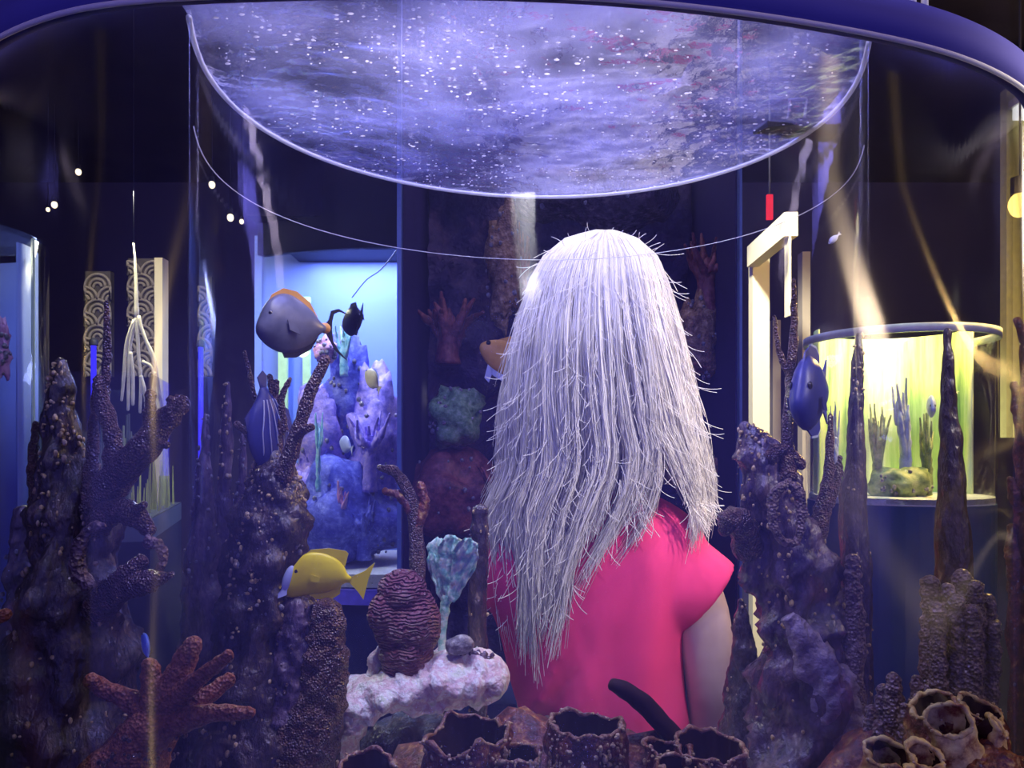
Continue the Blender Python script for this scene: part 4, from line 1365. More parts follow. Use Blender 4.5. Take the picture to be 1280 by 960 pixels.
for x in (xl, xr):
    MB().add(*boxv((x, dt - 0.004, 1.575), (0.010 if x < 0 else 0.006, 0.02, 1.75))).build('corner_post', M_POST, tk, False)
lamp('coral_tank_light', 'AREA', ((xl + xr) / 2, 1.93, 2.42), 1.3, (1.0, 0.75, 0.75), ((xl + xr) / 2, 2.05, 1.2), 0.5, 0.1)
M_TAN = mottled('tan_coral', [(0.06, 0.03, 0.02), (0.28, 0.16, 0.08), (0.62, 0.45, 0.26)], 60, 0.5, 0.4, 0.9, vor=160)
M_RED = mottled('red_brown_coral', [(0.06, 0.012, 0.015), (0.20, 0.05, 0.05), (0.36, 0.13, 0.10)], 50, 0.5, 0.4, 0.8)
M_GREENC = mottled('green_coral', [(0.05, 0.10, 0.04), (0.2, 0.36, 0.16), (0.5, 0.6, 0.4)], 70, 0.5, 0.4, 0.8)


def coral_clump(name, label, px, py, d, wpx, hpx, mat, kind='lump', seed=1.0, nb=7):
    random.seed(int(seed * 100))
    t = thing(name, label, 'coral', tuple(P(px, py + hpx / 2, d)))
    if kind == 'lump':
        MB().add(*ball(P(px, py, d), S(wpx / 2, d), S(wpx / 2, d) * .8, S(hpx / 2, d), 26, 18, 0.42, 2.4 / S(wpx / 2, d) * .5, seed)).build('body', mat, t)
        mb = MB()
        for i in range(26):
            a, z = random.uniform(math.pi, 2 * math.pi), random.uniform(-.8, .9)
            c = P(px, py, d) + Vector((math.cos(a) * S(wpx / 2, d) * math.sqrt(1 - z * z), math.sin(a) * S(wpx / 2, d) * .8 * math.sqrt(1 - z * z), z * S(hpx / 2, d)))
            R = S(random.uniform(1.2, 3.2), d)
            mb.add(*ball(c, R, R, R * 1.2, 7, 5, 0.3, 200, i))
        mb.build('polyps', M_PALECRUST, t, kind='stuff')
    else:
        branch(t, [(px, py + hpx * .5, wpx * .16), (px, py + hpx * .1, wpx * .13), (px, py - hpx * .1, wpx * .1)], d, mat, 'trunk', 0.004, 60)
        for i in range(nb + 4):
            a = random.uniform(-.8, .8)
            ln = random.uniform(.45, 1.0)
            q = [(px + random.uniform(-.05, .05) * wpx, py + hpx * random.uniform(-.1, .4), wpx * .08), (px + math.sin(a) * wpx * random.uniform(.15, .4), py - hpx * .12 * ln * math.cos(a), wpx * .06, random.uniform(-.04, .03)),
                 (px + math.sin(a) * wpx * random.uniform(.3, .62), py - hpx * .5 * ln * math.cos(a * .7), wpx * .022, random.uniform(-.06, .03))]
            branch(t, q, d, mat, 'branch', 0.006, 60, 9, 16)
    random.seed(int(seed * 77))
    return t


L = [('tan_column_coral', 'tall tan crusted coral column rising above the left of the visitor\'s head', 630, 335, 2.0, 44, 150, M_TAN, 'lump'),
     ('plume_coral', 'red-brown upright plume coral touching the left of the visitor\'s head', 654, 330, 2.03, 34, 110, M_RED, 'branch'),
     ('plume_coral', 'red-brown spreading plume coral right of the visitor\'s head', 884, 340, 2.0, 74, 110, M_RED, 'branch'),
     ('tan_coral', 'gold-flecked coral below the red plume coral right of the visitor\'s head', 872, 425, 2.0, 46, 120, M_TAN, 'lump'),
     ('green_coral', 'green-flecked coral clump between the blue post and the visitor', 570, 520, 2.0, 70, 80, M_GREENC, 'lump'),
     ('twig_coral', 'faint forked twig coral above the green-flecked clump', 560, 410, 2.1, 100, 90, M_RED, 'branch'),
     ('maroon_coral', 'dim maroon coral mound behind the visitor\'s left shoulder', 560, 620, 2.05, 120, 110, M_RED, 'lump'),
     ('twig_coral', 'small bushy red-brown coral near the tips of the visitor\'s hair at left', 622, 610, 1.95, 60, 80, M_RED, 'branch'),
     ('tan_coral', 'small tan coral knob low beside the right glass edge of the dark tank', 905, 590, 2.0, 40, 60, M_TAN, 'lump'),
     ('crusted_rock', 'dark crusted rock at the top of the dark tank over the visitor\'s head', 735, 250, 2.2, 190, 60, M_ROCK2, 'lump')]
for i, a in enumerate(L):
    coral_clump(*a, seed=2.0 + i * 1.37)
# one rock wall carrying these corals
t = thing('reef_cliff', 'dark rock face filling the back of the tank behind the visitor', 'rock', ((xl + xr) / 2, 2.3, 0.7))
v, f = [], []
nx, nz = 40, 70
for b_ in range(nz + 1):
    for a_ in range(nx + 1):
        x = xl + 0.02 + (xr - xl - 0.04) * a_ / nx; z = 0.70 + 1.65 * b_ / nz
        y = 2.25 - 0.10 * fbm((x, 0, z), 5, 2.2, 4) - 0.04 * fbm((x, 0, z), 22, 1.2, 2)
        v.append((x, y, z))
W = nx + 1
O = len(v)
v += [(x, 2.385, z) for x, y, z in v]
for b_ in range(nz):
    for a_ in range(nx):
        q = b_ * W + a_
        f += [(q, q + 1, q + W + 1, q + W)]
f += [(O, O + nz * W, O + nz * W + nx, O + nx)]
MB().add(v, f).build('rock_face', mottled('dim_rock', [(0.015, 0.010, 0.05), (0.035, 0.02, 0.08), (0.10, 0.05, 0.09)], 14, 0.6, 0.4, 1.0, 0.02), t)
# ochre fish behind the hair
fish('ochre_fish', 'ochre-brown fish half hidden behind the left side of the hair', P(634, 448, 1.90), 0.15,
     [(0.5, 0.03, -0.05), (0.42, 0.12, -0.14), (0.25, 0.22, -0.24), (0.05, 0.27, -0.28), (-0.15, 0.25, -0.26), (-0.32, 0.15, -0.17), (-0.42, 0.06, -0.07), (-0.5, 0.04, -0.05)],
     0.10, {'body': M_OCHRE, 'fin': M_OCHRE, 'anal': M_PALEB, 'tail': M_OCHRE}, yaw=math.pi + 0.3, pitch=-0.42,
     dorsal=[(0.28, 0.2), (0.1, 0.36), (-0.2, 0.36), (-0.4, 0.12), (0, 0.25)], anal=[(0.24, -0.22), (0.12, -0.36), (-0.1, -0.38), (-0.36, -0.18), (-0.1, -0.26)],
     tail=[(-0.48, 0.04), (-0.7, 0.24), (-0.64, 0), (-0.7, -0.24), (-0.48, -0.04)],
     extra=[('pelvic_fin', [(0.26, -0.22), (0.22, -0.46), (0.12, -0.5), (0.14, -0.28)], 'anal')])

# ------------------------------------------------------------------ the lit blue tank, left
db = 2.45
bt = thing('lit_blue_tank', 'brightly lit blue display tank of violet corals, left of the visitor', 'aquarium', tuple((P(412, 560, db).x, db + 0.25, 0)))
xa, xb = (331 - 640) * db / F, (512 - 640) * db / F
M_BLUEBACK = plain('sky_blue_back', (0.22, 0.33, 0.80), 0.7, 0.2, var=0.06, scale=3)
ztop = CAMZ + (HOR - 322) * db / F
zsand = CAMZ + (HOR - 706) * (db + .1) / F
arcx = np.linspace(xa, xb, 24)
cur = np.array([(x, db - 0.10 * (1 - ((x - xa) / (xb - xa) * 1.0 - 0.85) ** 2 / 0.75)) for x in arcx])
MB().add(*wall_strip(cur, zsand - 0.05, ztop, 0.012)).build('front_pane', M_ACR_SMALL, bt)
quad_box('back_panel', (xa - .19, db + 0.48), (xb + .1, db + 0.48), zsand - 0.05, ztop + 0.2, 0.02, M_BLUEBACK, bt)
MB().add(*wall_strip(cur, ztop, ztop + 0.6, 0.03)).build('fascia', M_DARK, bt)
quad_box('hood', (xa - .02, db + 0.22), (xb + .1, db + 0.22), ztop + 0.10, ztop + 0.32, 0.66, M_DARK, bt)
v = [(x, y, zsand) for x, y in cur] + [(xb, db + .48, zsand), (xa, db + .48, zsand)]
n = len(v)
v += [(a, b_, zsand - 0.04) for a, b_, c_ in v]
MB().add(v, [tuple(range(n)), tuple(range(2 * n - 1, n - 1, -1))] + [(i, n + i, n + (i + 1) % n, (i + 1) % n) for i in range(n)]).build('sand_bed', M_SAND, bt, False, kind='stuff')
M_VIOLET = plain('violet_base', (0.20, 0.16, 0.85), 0.4, 0.4)
v = [(x, y - .01, zsand - 0.045) for x, y in cur] + [(xb, db + .5, zsand - 0.045), (xa, db + .5, zsand - 0.045)]
zb = CAMZ + (HOR - 748) * db / F
v += [(a, b_, zb) for a, b_, c_ in v]
MB().add(v, [tuple(range(n)), tuple(range(2 * n - 1, n - 1, -1))] + [(i, n + i, n + (i + 1) % n, (i + 1) % n) for i in range(n)]).build('plinth_band', M_VIOLET, bt, False)
quad_box('plinth', (xa, db + 0.22), (xb, db + 0.22), 0, zb, 0.55, M_NAVY, bt)
for px, wd in ((350, 11), (380, 9)):  # painted strips standing in for lit columns reflected here
    x = (px - 640) * (db + .4) / F
    MB().add(*boxv((x, db + .44, (zsand + ztop) / 2 + .0), (wd * (db + .4) / F, 0.02, ztop - zsand - 0.08))).build('green_strip', plain('green_strip', (0.55, 0.85, 0.35), 0.6, 0.2), bt, False)
lamp('blue_tank_light', 'AREA', ((xa + xb) / 2, db + 0.2, ztop + 0.09), 10, (0.55, 0.62, 1.0), ((xa + xb) / 2, db + 0.25, 0.5), 0.4, 0.45)
M_VC = mottled('violet_coral', [(0.16, 0.14, 0.5), (0.42, 0.32, 0.8), (0.8, 0.6, 0.8)], 40, 0.5, 0.4, 0.9)
M_BC = mottled('blue_coral', [(0.06, 0.07, 0.35), (0.14, 0.16, 0.6), (0.4, 0.45, 0.85)], 40, 0.5, 0.4, 0.9)
M_PC = mottled('pink_coral', [(0.4, 0.16, 0.4), (0.85, 0.45, 0.6), (0.9, 0.7, 0.75)], 40, 0.5, 0.4, 0.9)
M_TC = mottled('turquoise_coral', [(0.1, 0.4, 0.5), (0.4, 0.8, 0.75), (0.8, 0.95, 0.85)], 40, 0.5, 0.4, 0.9)
L = [('coral_mound', 'large dark blue coral mound filling the foot of the lit blue tank', 425, 650, 2.62, 150, 130, M_BC, 'lump'),
     ('coral_mound', 'violet coral mound rising along the right side of the lit blue tank', 470, 560, 2.66, 70, 190, M_VC, 'lump'),
     ('coral_mound', 'dark blue coral peak below the small dark oval fish', 436, 500, 2.68, 50, 170, M_BC, 'lump'),
     ('coral_mound', 'blue coral shoulder behind the brown coral branch', 400, 560, 2.64, 60, 150, M_VC, 'lump'),
     ('bush_coral', 'lavender bushy coral in the middle of the lit blue tank', 462, 560, 2.52, 60, 110, M_VC, 'branch'),
     ('bush_coral', 'pink bushy coral low in the lit blue tank above the yellow fish', 424, 640, 2.50, 40, 80, M_PC, 'branch'),
     ('bush_coral', 'blue bushy coral behind the yellow fish tail', 455, 660, 2.50, 60, 80, M_BC, 'branch'),
     ('finger_coral', 'pale turquoise finger coral beneath the small dark oval fish', 430, 430, 2.6, 34, 80, M_TC, 'branch'),
     ('finger_coral', 'turquoise slim coral strand left in the lit blue tank', 398, 560, 2.48, 22, 110, M_TC, 'branch'),
     ('bubble_coral', 'pink round coral at the tip of the brown coral branch', 407, 438, 2.6, 28, 30, M_PC, 'lump'),
     ('coral_mound', 'violet coral knob by the left side of the lit blue tank', 372, 640, 2.58, 50, 120, M_VC, 'lump')]
for i, a in enumerate(L):
    coral_clump(*a, seed=20.0 + i * 1.37)
M_CREAMF = plain('cream_fish_skin', (0.9, 0.75, 0.35), 0.4, 0.4)
fish('cream_fish', 'small cream and yellow fish near the right edge of the lit blue tank', P(465, 474, 2.40), 0.085, tangp, 0.12, {'body': M_CREAMF, 'fin': M_PALEB}, yaw=math.pi * .75, pitch=-0.7,
     dorsal=[(0.25, 0.28), (0.05, 0.42), (-0.25, 0.36), (-0.38, 0.12), (-0.1, 0.3)], tail=[(-0.48, 0.04), (-0.7, 0.2), (-0.64, 0), (-0.7, -0.2), (-0.48, -0.04)])
fish('pale_blue_fish', 'small pale blue fish low among the violet corals of the lit blue tank', P(432, 556, 2.38), 0.08, tangp, 0.12, {'body': M_PALEB}, yaw=math.pi * .7, pitch=-0.3,
     tail=[(-0.48, 0.04), (-0.7, 0.2), (-0.64, 0), (-0.7, -0.2), (-0.48, -0.04)])
tag(MB().add(*tube([P(440, 372, 2.6), P(458, 350, 2.6), P(478, 335, 2.6), P(505, 300, 2.6)], [0.002] * 4, 20, 8)).build('air_hose', M_BLACKF), 'thin dark air hose slanting across the top of the lit blue tank', 'hose')

# ------------------------------------------------------------------ the round green tank, right
dg_ = 2.25
cx = (1122 - 640) * dg_ / F; rg = 104 * dg_ / F
z1, z0 = CAMZ + (HOR - 430) * dg_ / F, CAMZ + (HOR - 624) * dg_ / F


def circle(cx, cy, r, n=48):
    return np.array([(cx + r * math.cos(2 * math.pi * i / n), cy + r * math.sin(2 * math.pi * i / n)) for i in range(n)])


def disc(cx, cy, r, za, zb, n=48):
    c = circle(cx, cy, r, n)
    v = [(x, y, za) for x, y in c] + [(x, y, zb) for x, y in c]
    return v, [tuple(range(n))[::-1], tuple(range(n, 2 * n))] + [(i, (i + 1) % n, n + (i + 1) % n, n + i) for i in range(n)]


gt = thing('round_lit_tank', 'round display tank lit yellow-green on a dark blue pedestal at right', 'aquarium', (cx, dg_, 0))
MB().add(*wall_strip(circle(cx, dg_, rg), z0, z1, 0.008, True)).build('glass_wall', M_ACR_SMALL, gt)
MB().add(*wall_strip(circle(cx, dg_, rg + .006), z1, z1 + 0.022, 0.01, True)).build('top_rim', plain('white_rim', (0.75, 0.82, 0.85), 0.4, 0.4), gt)
MB().add(*disc(cx, dg_, rg, z0 - 0.004, z0 + 0.014)).build('sand_bed', M_SAND, gt, False, kind='stuff')
MB().add(*disc(cx, dg_, rg + 0.004, 0, z0 - 0.005)).build('pedestal', mottled('sea_blue_pedestal', [(0.02, 0.05, 0.14), (0.035, 0.09, 0.20)], 4, 0.4, 0.4, 0.1), gt, False)
bk = [(cx + (rg - .02) * math.cos(a), dg_ + (rg - .02) * math.sin(a)) for a in np.linspace(0.05, math.pi - 0.05, 30)]
MB().add(*wall_strip(np.array(bk), z0 + .014, z1 + .045, 0.006)).build('back_panel', mottled('lime_back', [(0.16, 0.34, 0.14), (0.55, 0.80, 0.28), (0.85, 0.95, 0.55), (0.40, 0.60, 0.70)], 22, 0.7, 0.2, 0.1, stretch=(1, 1, 0.08)), gt)
lamp('round_tank_spot', 'SPOT', (cx, dg_ - .25, 3.1), 62, (0.92, 1.0, 0.72), (cx, dg_, 1.4), 0.06, spot=19, blend=0.25)
M_PERI = mottled('periwinkle_coral', [(0.25, 0.32, 0.5), (0.5, 0.58, 0.8), (0.75, 0.8, 0.9)], 30, 0.5, 0.4, 0.8)
M_OLIVE = mottled('olive_coral', [(0.08, 0.12, 0.05), (0.3, 0.38, 0.15), (0.6, 0.62, 0.3)], 30, 0.5, 0.4, 0.8)
L = [('weeping_coral', 'pale periwinkle weeping coral in the middle of the round lit tank', 1132, 540, 2.2, 50, 140, M_PERI, 'branch'),
     ('stem_coral', 'olive stem coral left in the round lit tank', 1097, 560, 2.2, 40, 120, M_OLIVE, 'branch'),
     ('stem_coral', 'olive stem coral right of the periwinkle coral in the round lit tank', 1160, 570, 2.2, 36, 110, M_OLIVE, 'branch'),
     ('coral_mound', 'low dark coral mound on the floor of the round lit tank', 1128, 606, 2.18, 70, 40, M_OLIVE, 'lump'),
     ('weeping_coral', 'slim pale coral at the left side of the round lit tank', 1044, 560, 2.2, 24, 120, M_PERI, 'branch')]
for i, a in enumerate(L):
    coral_clump(*a, seed=40.0 + i * 1.37)
fish('pale_violet_fish', 'pale violet fish beside the dark tapering spire in the round lit tank', P(1164, 508, 2.09), 0.09, tangp, 0.12, {'body': M_PALEB}, yaw=-math.pi / 2 - 0.4, pitch=0.2,
     tail=[(-0.48, 0.04), (-0.7, 0.2), (-0.64, 0), (-0.7, -0.2), (-0.48, -0.04)])

# ------------------------------------------------------------------ the doorway and the room at the right
M_CREAM = plain('cream_paint', (0.80, 0.72, 0.48), 0.6, 0.2, var=0.03, scale=3)
dr = bpy.data.objects.new('door_1', None); COL.objects.link(dr)
dr['kind'] = 'structure'
pl, pr = (P(951, 0, 3.4).x, 3.4), (P(990, 0, 2.9).x, 2.9)
dr.location = (pl[0], pl[1], 0)


def post(name, px0, px1, d, z0, z1, th, mat, parent):
    x0, x1 = (px0 - 640) * d / F, (px1 - 640) * d / F
    return MB().add(*boxv(((x0 + x1) / 2, d + th / 2, (z0 + z1) / 2), (x1 - x0, th, z1 - z0))).build(name, mat, parent, False)


post('frame_post', 941, 962, 3.4, 0, 2.19, 0.06, M_CREAM, dr)
post('frame_post', 986.5, 989, 2.9, 1.80, 2.19, 0.05, M_CREAM, dr)
quad_box('lintel', ((941 - 640) * 3.4 / F, 3.4), ((989 - 640) * 2.9 / F, 2.9), 2.10, 2.19, 0.05, M_CREAM, dr)
M_BEIGE = plain('beige_paint', (0.40, 0.34, 0.26), 0.6, 0.2, var=0.04, scale=3)
o = post('trim_1', 1003, 1013, 3.6, 0, 2.22, 0.06, M_BEIGE, None); o['kind'] = 'structure'
o = post('trim_2', 966, 976, 4.2, 0, 2.0, 0.06, M_BEIGE, None); o['kind'] = 'structure'
lamp('doorway_lamp', 'SPOT', (0.45, 2.2, 2.98), 420, (1.0, 0.92, 0.62), (1.12, 3.2, 1.45), 0.1, spot=50)
t = thing('exit_sign', 'small red lit sign hanging above the cream doorway', 'sign', tuple(P(962, 243, 2.8)))
MB().add(*boxv(P(962, 259, 2.8), (0.022, 0.012, 0.09))).build('sign_face', emit('red_sign', (1.0, 0.03, 0.05), 0.9), t, False)
MB().add(*tube([P(962, 243, 2.85), Vector((P(962, 243, 2.85).x, 2.85, 3.2))], [0.004, 0.004], 4, 8)).build('hanger', M_DARK, t)

# warm lamps outside the tank, right edge
def bulb(name, label, px, py, d, r, power, col, strength, cat='lamp', cord=True):
    c = P(px, py, d)
    t = thing(name, label, cat, tuple(c))
    MB().add(*ball(c, r, r, r * 1.2, 14, 10)).build('bulb', emit(name + '_glow', col, strength), t)
    v, f = disc(c.x, c.y, r * 0.8, c.z + r * 1.0, c.z + r * 2.6, 16)
    MB().add(v, f).build('socket', M_DARK, t, False)
    if cord:
        MB().add(*tube([(c.x, c.y, c.z + r * 2), (c.x, c.y, 3.2)], [0.003, 0.003], 4, 6)).build('cord', M_DARK, t)
    if power:
        lamp('bulb_light', 'POINT', (c.x, c.y - r * 1.6, c.z - r * 1.5), power, col, None, r)
    return t


bulb('pendant_lamp', 'bright warm pendant lamp outside the tank at the right edge', 1275, 256, 2.2, 0.03, 40, (1.0, 0.62, 0.12), 5)
WARM = (1.0, 0.78, 0.42)
for i, (px, py, lab) in enumerate([(98, 215, 'warm glowing ball standing in for a lamp reflection, upper left, alone above two lower ones'), (68, 256, 'warm glowing ball standing in for a lamp reflection at left, lower left of the lone one'),
                                   (60, 262, 'faint warm glowing ball standing in for a lamp reflection, touching its neighbour at left'), (265, 231, 'small warm glowing ball standing in for a lamp reflection right of the left wall seam'),
                                   (288, 272, 'warm glowing ball standing in for a lamp reflection above the lit blue tank at left'), (302, 277, 'small warm glowing ball standing in for a lamp reflection just beside the brighter one above the lit blue tank')]):
    bulb('lamp_reflection', lab, px, py, 4.4 - 0.15 * i, 0.016 if i not in (2, 5) else 0.010, 0, WARM, 2.4)  # glowing balls on cords, added in place of lamp reflections on the glass

# ------------------------------------------------------------------ left side displays
# scalloped panels
M_SCAL = plain('taupe_panel', (0.10, 0.09, 0.085), 0.7, 0.2)
M_SCALR = plain('scallop_relief', (0.36, 0.32, 0.27), 0.6, 0.2)
for i, (x0, x1, y0, y1, lab) in enumerate([(104, 136, 338, 470, 'scallop-patterned wall panel behind the tall reef column at left'),
                                           (158, 192, 322, 470, 'scallop-patterned wall panel behind the hanging cream roots'),
                                           (247, 263, 345, 470, 'narrow scallop-patterned wall panel right of the left wall seam')]):
    d = 3.3
    t = thing('wall_panel', lab, 'panel', tuple(P((x0 + x1) / 2, y1, d)))
    a, b_ = P(x0, y0, d), P(x1, y1, d)
    MB().add(*boxv(((a.x + b_.x) / 2, d + .03, (a.z + b_.z) / 2), (b_.x - a.x, 0.03, a.z - b_.z))).build('board', M_SCAL, t, False)
    wd = b_.x - a.x
    R = 0.055
    row = 0
    z = b_.z
    while z < a.z - R:
        for k in range(-1, 4):
            cxp = a.x + (k + (row % 2) * .5) * R * 2
            for rr in (R, R * .62, R * .3):
                path = [(min(max(cxp + rr * math.cos(q), a.x), b_.x), d + .012, z + rr * math.sin(q)) for q in np.linspace(0, math.pi, 9)]
                if max(p[0] for p in path) - min(p[0] for p in path) < 0.015: continue
                MB().add(*tube(path, [0.0065] * 9, 12, 6)).build('scallop', M_SCALR, t)
        z += R; row += 1
t = post('trim_3', 193, 203, 2.9, 0, CAMZ + (HOR - 322) * 2.9 / F, 0.05, M_CREAM, None); t['kind'] = 'structure'
lamp('left_wall_spot', 'SPOT', (-1.3, 1.9, 3.0), 70, (1.0, 0.86, 0.55), (-1.38, 3.1, 1.85), 0.1, spot=45)
# blue light tubes
for px, top, bot, lab in ((117, 432, 610, 'vivid blue light tube left of the hanging cream roots'), (251, 434, 600, 'vivid blue light tube right of the left wall seam')):
    d = 2.55
    t = thing('light_tube', lab, 'lamp', tuple(P(px, bot, d)))
    a, b_ = P(px, bot, d), P(px, top, d)
    MB().add(*tube([a, b_], [0.0085, 0.0085], 6, 12)).build('tube', emit('blue_glow', (0.06, 0.04, 1.0), 0.8), t)
    MB().add(*tube([b_, b_ + Vector((0, 0, 0.012))], [0.014, 0.014], 4, 12)).build('cap', M_DARK, t)
    MB().add(*tube([Vector((a.x, a.y, 0)), a], [0.018, 0.018], 4, 12)).build('stand', M_NAVY, t)
# glass planter box with reeds and hanging roots
Nn = Vector((-0.895, 1.9, 0)); Rv = Vector((-0.18, 0.60, 0)); Lv = Vector((-0.21, -0.06, 0))
zb0, zt0 = CAMZ - 95 * 1.9 / F + .012, CAMZ + 0.185
bx = thing('root_planter', 'clear glass planter box of lit yellow reeds under the hanging cream roots', 'planter', tuple(Nn + Rv * .5 + Lv * .5))
cs = [Nn, Nn + Rv, Nn + Rv + Lv, Nn + Lv]
for i in range(4):
    a, b_ = cs[i], cs[(i + 1) % 4]
    quad_box('pane', (a.x, a.y), (b_.x, b_.y), zb0, zt0, 0.006, M_ACR_SMALL, bx)
M_GREY = plain('grey_base', (0.10, 0.12, 0.13), 0.4, 0.4)
v = [tuple(q)[:2] + (zb0,) for q in cs] + [tuple(q)[:2] + (zb0 - 0.055,) for q in cs]
MB().add(v, [(0, 1, 2, 3), (7, 6, 5, 4)] + [(i, 4 + i, 4 + (i + 1) % 4, (i + 1) % 4) for i in range(4)]).build('tray', M_GREY, bx, False)
v = [tuple(q)[:2] + (zb0 - .055,) for q in cs] + [tuple(q)[:2] + (0,) for q in cs]
MB().add(v, [(0, 1, 2, 3), (7, 6, 5, 4)] + [(i, 4 + i, 4 + (i + 1) % 4, (i + 1) % 4) for i in range(4)]).build('stand', M_DARK, bx, False)
M_REED = plain('yellow_reed', (0.80, 0.85, 0.18), 0.5, 0.3)
M_REED2 = plain('grey_green_reed', (0.25, 0.28, 0.20), 0.5, 0.3)
random.seed(5)
for i in range(46):
    s = random.random()
    q = Nn + Rv * (0.04 + 0.92 * s) + Lv * random.uniform(0.04, 0.25)
    if i % 3 == 0: q = Nn + Rv * random.uniform(.05, .9) + Lv * random.uniform(.5, .95)
    h = random.uniform(0.06, 0.14) * (1 + 0.25 * s)
    MB().add(*tube([(q.x, q.y, zb0), (q.x + random.uniform(-.004, .004), q.y, zb0 + h)], [0.0035, 0.001], 4, 5, tip=False)).build('reed', M_REED, bx, False)
for i in range(26):
    q = Nn + Rv * random.uniform(.1, .95) + Lv * random.uniform(0.3, 0.8)
    MB().add(*tube([(q.x, q.y, zb0), (q.x, q.y, zb0 + random.uniform(.16, .27))], [0.006, 0.003], 4, 5, tip=False)).build('stem', M_REED2, bx, False)
lamp('planter_light', 'AREA', tuple(Nn + Rv * .5 + Lv * .5 + Vector((0, 0, zt0 + 0.55))), 8.0, (1.0, 0.95, 0.55), tuple(Nn + Rv * .5 + Lv * .5), 0.12)
# hanging roots
M_ROOT = plain('cream_root', (0.80, 0.72, 0.52), 0.6, 0.2, var=0.1)
dq = 2.2
rt = thing('hanging_roots', 'cream mangrove root hanging down and forking above the glass planter', 'root', tuple(P(168, 310, dq)))
MB().add(*tube([P(167, 304, dq), P(169, 330, dq), P(170, 355, dq), P(171, 395, dq)], [0.0025, 0.004, 0.005, 0.007], 20, 8, .001, 90)).build('main_root', M_ROOT, rt)
MB().add(*tube([P(167, 306, dq), (P(167, 306, dq).x, dq, 3.2)], [0.0012, 0.0012], 4, 6)).build('cord', M_DARK, rt)
for q in ([(171, 395), (163, 430), (161, 470), (160, 512)], [(171, 395), (173, 440), (176, 475), (175, 515)], [(171, 395), (184, 430), (194, 460), (203, 510)],
          [(178, 452), (190, 460), (198, 485), (205, 515)], [(173, 395), (180, 420), (193, 450), (200, 500)], [(168, 400), (158, 430), (155, 470), (152, 500)],
          [(176, 470), (180, 485), (183, 512)], [(163, 440), (166, 470), (166, 505)], [(195, 465), (192, 490), (195, 518)]):
    MB().add(*tube([P(a, b_, dq) for a, b_ in q], [0.0055, 0.005, 0.005, 0.004][:len(q)], 18, 8, .001, 90)).build('root_fork', M_ROOT, rt)
# far-left pale tank
dl = 1.75
cxl = (-72 - 640) * dl / F
pt = thing('pale_blue_tank', 'pale blue lit tank with a rounded glass side at the left edge', 'aquarium', (cxl, dl, 0))
rl = 110 * dl / F
zt1, zb1 = CAMZ + (HOR - 300) * dl / F, 0.8
MB().add(*wall_strip(circle(cxl, dl, rl), zb1, zt1, 0.008, True)).build('glass_wall', M_ACR_SMALL, pt)
MB().add(*disc(cxl, dl, rl, zt1, zt1 + .012)).build('water_film', M_ACR_SMALL, pt, False)
bk = [(cxl + (rl - .02) * math.cos(a), dl + (rl - .02) * math.sin(a)) for a in np.linspace(-0.1, math.pi + 0.1, 30)]
MB().add(*wall_strip(np.array(bk), zb1, zt1 - .01, 0.006)).build('back_panel', plain('dusty_blue_back', (0.25, 0.32, 0.62), 0.7, 0.2, var=0.1, scale=4), pt)
MB().add(*disc(cxl, dl, rl + .01, 0, zb1)).build('pedestal', M_NAVY, pt, False)
lamp('pale_tank_spot', 'SPOT', (cxl, dl - .15, 3.1), 60, (0.55, 0.65, 1.0), (cxl, dl, 1.4), 0.06, spot=20, blend=0.3)
x = cxl + rl + 0.006
MB().add(*tube([(x, dl, zb1), (x, dl, zt1)], [0.004, 0.004], 4, 8)).build('edge_strip', plain('green_edge', (0.55, 0.8, 0.5), 0.4, 0.5), pt)
coral_clump('coral_mound', 'pinkish coral mound inside the pale blue tank at the left edge', 2, 440, 1.72, 22, 70, M_PC, 'lump', 61.0)

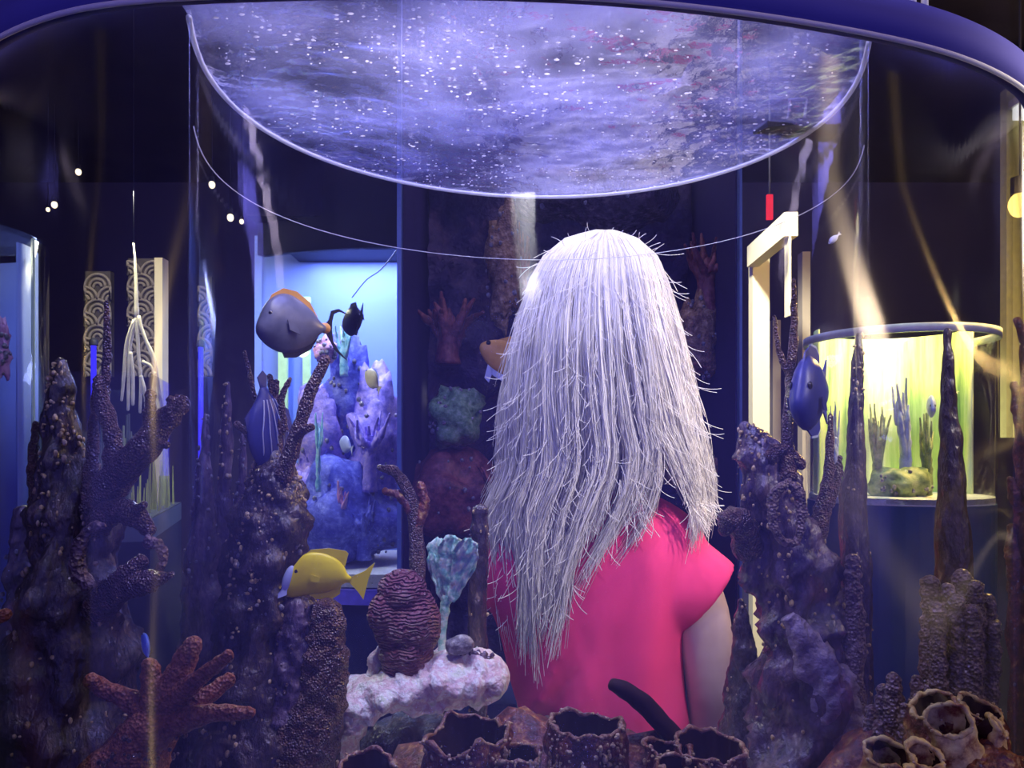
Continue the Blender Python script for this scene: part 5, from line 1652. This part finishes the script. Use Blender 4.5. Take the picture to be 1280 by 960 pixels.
# ------------------------------------------------------------------ right edge: neighbouring tank and pipes above the hoop
t = thing('dark_branch_coral', 'dark red-black branching coral standing outside the tank at the right edge', 'coral', tuple(P(1290, 1000, 1.1)))
for q in ([(1290, 1000, 26), (1286, 860, 22), (1284, 760, 20), (1287, 640, 16), (1278, 540, 9), (1284, 450, 7), (1272, 400, 4)],
          [(1286, 640, 12), (1268, 618, 8), (1263, 600, 5)], [(1286, 560, 9), (1272, 520, 6), (1268, 480, 4)], [(1286, 760, 18), (1268, 700, 10), (1266, 660, 6)]):
    branch(t, q, 1.1, M_MAROON, 'branch', 0.006, 60, 12, 30)
speckle(t, [(1286, 860, 22), (1284, 700, 20)], 1.1, 50, M_PALECRUST)
dd = 1.1
pb = thing('coral_pedestal', 'narrow dark pedestal under the dark branching coral at the right edge', 'pedestal', (P(1290, 1000, dd).x, dd, 0))
MB().add(*disc(P(1290, 1000, dd).x, dd, 0.075, 0, P(1290, 1000, dd).z + .012, 24)).build('post', M_NAVY, pb, False)
M_PIPE = plain('pale_pipe', (0.65, 0.66, 0.72), 0.3, 0.5)
for i, (px, lab) in enumerate([(1127, 'pale thin pipe rising above the violet hoop, first from the centre'), (1141, 'pale thin pipe rising above the violet hoop, between two others'), (1156, 'pale thin pipe rising above the violet hoop, closest to the outer end')]):
    c = P(px, 30, 0.84)
    tag(MB().add(*tube([c, (c.x, c.y + .02, 3.2)], [0.0038, 0.0038], 20, 10, tip=False)).build('pipe', M_PIPE), lab, 'pipe')
# pale lit wall panel at the far right
t = thing('window_lamp', 'long pale wall light high beyond the right edge of the tank', 'lamp', tuple(P(1285, 140, 3.0)))
MB().add(*boxv(P(1292, 140, 3.0), (0.14, 0.04, 0.05))).build('tube', emit('white_tube', (1, 0.95, 0.8), 1.6), t, False)
MB().add(*boxv(P(1292, 128, 3.0), (0.16, 0.06, 0.03))).build('housing', M_PIPE, t, False)
t = thing('wall_board', 'olive-green board beyond the right edge of the tank', 'board', tuple(P(1300, 560, 3.1)))
MB().add(*boxv(P(1310, 330, 3.1) + Vector((0, 0, 0)), (0.36, 0.04, 1.4))).build('board', plain('olive_board', (0.55, 0.55, 0.22), 0.6, 0.3), t, False)
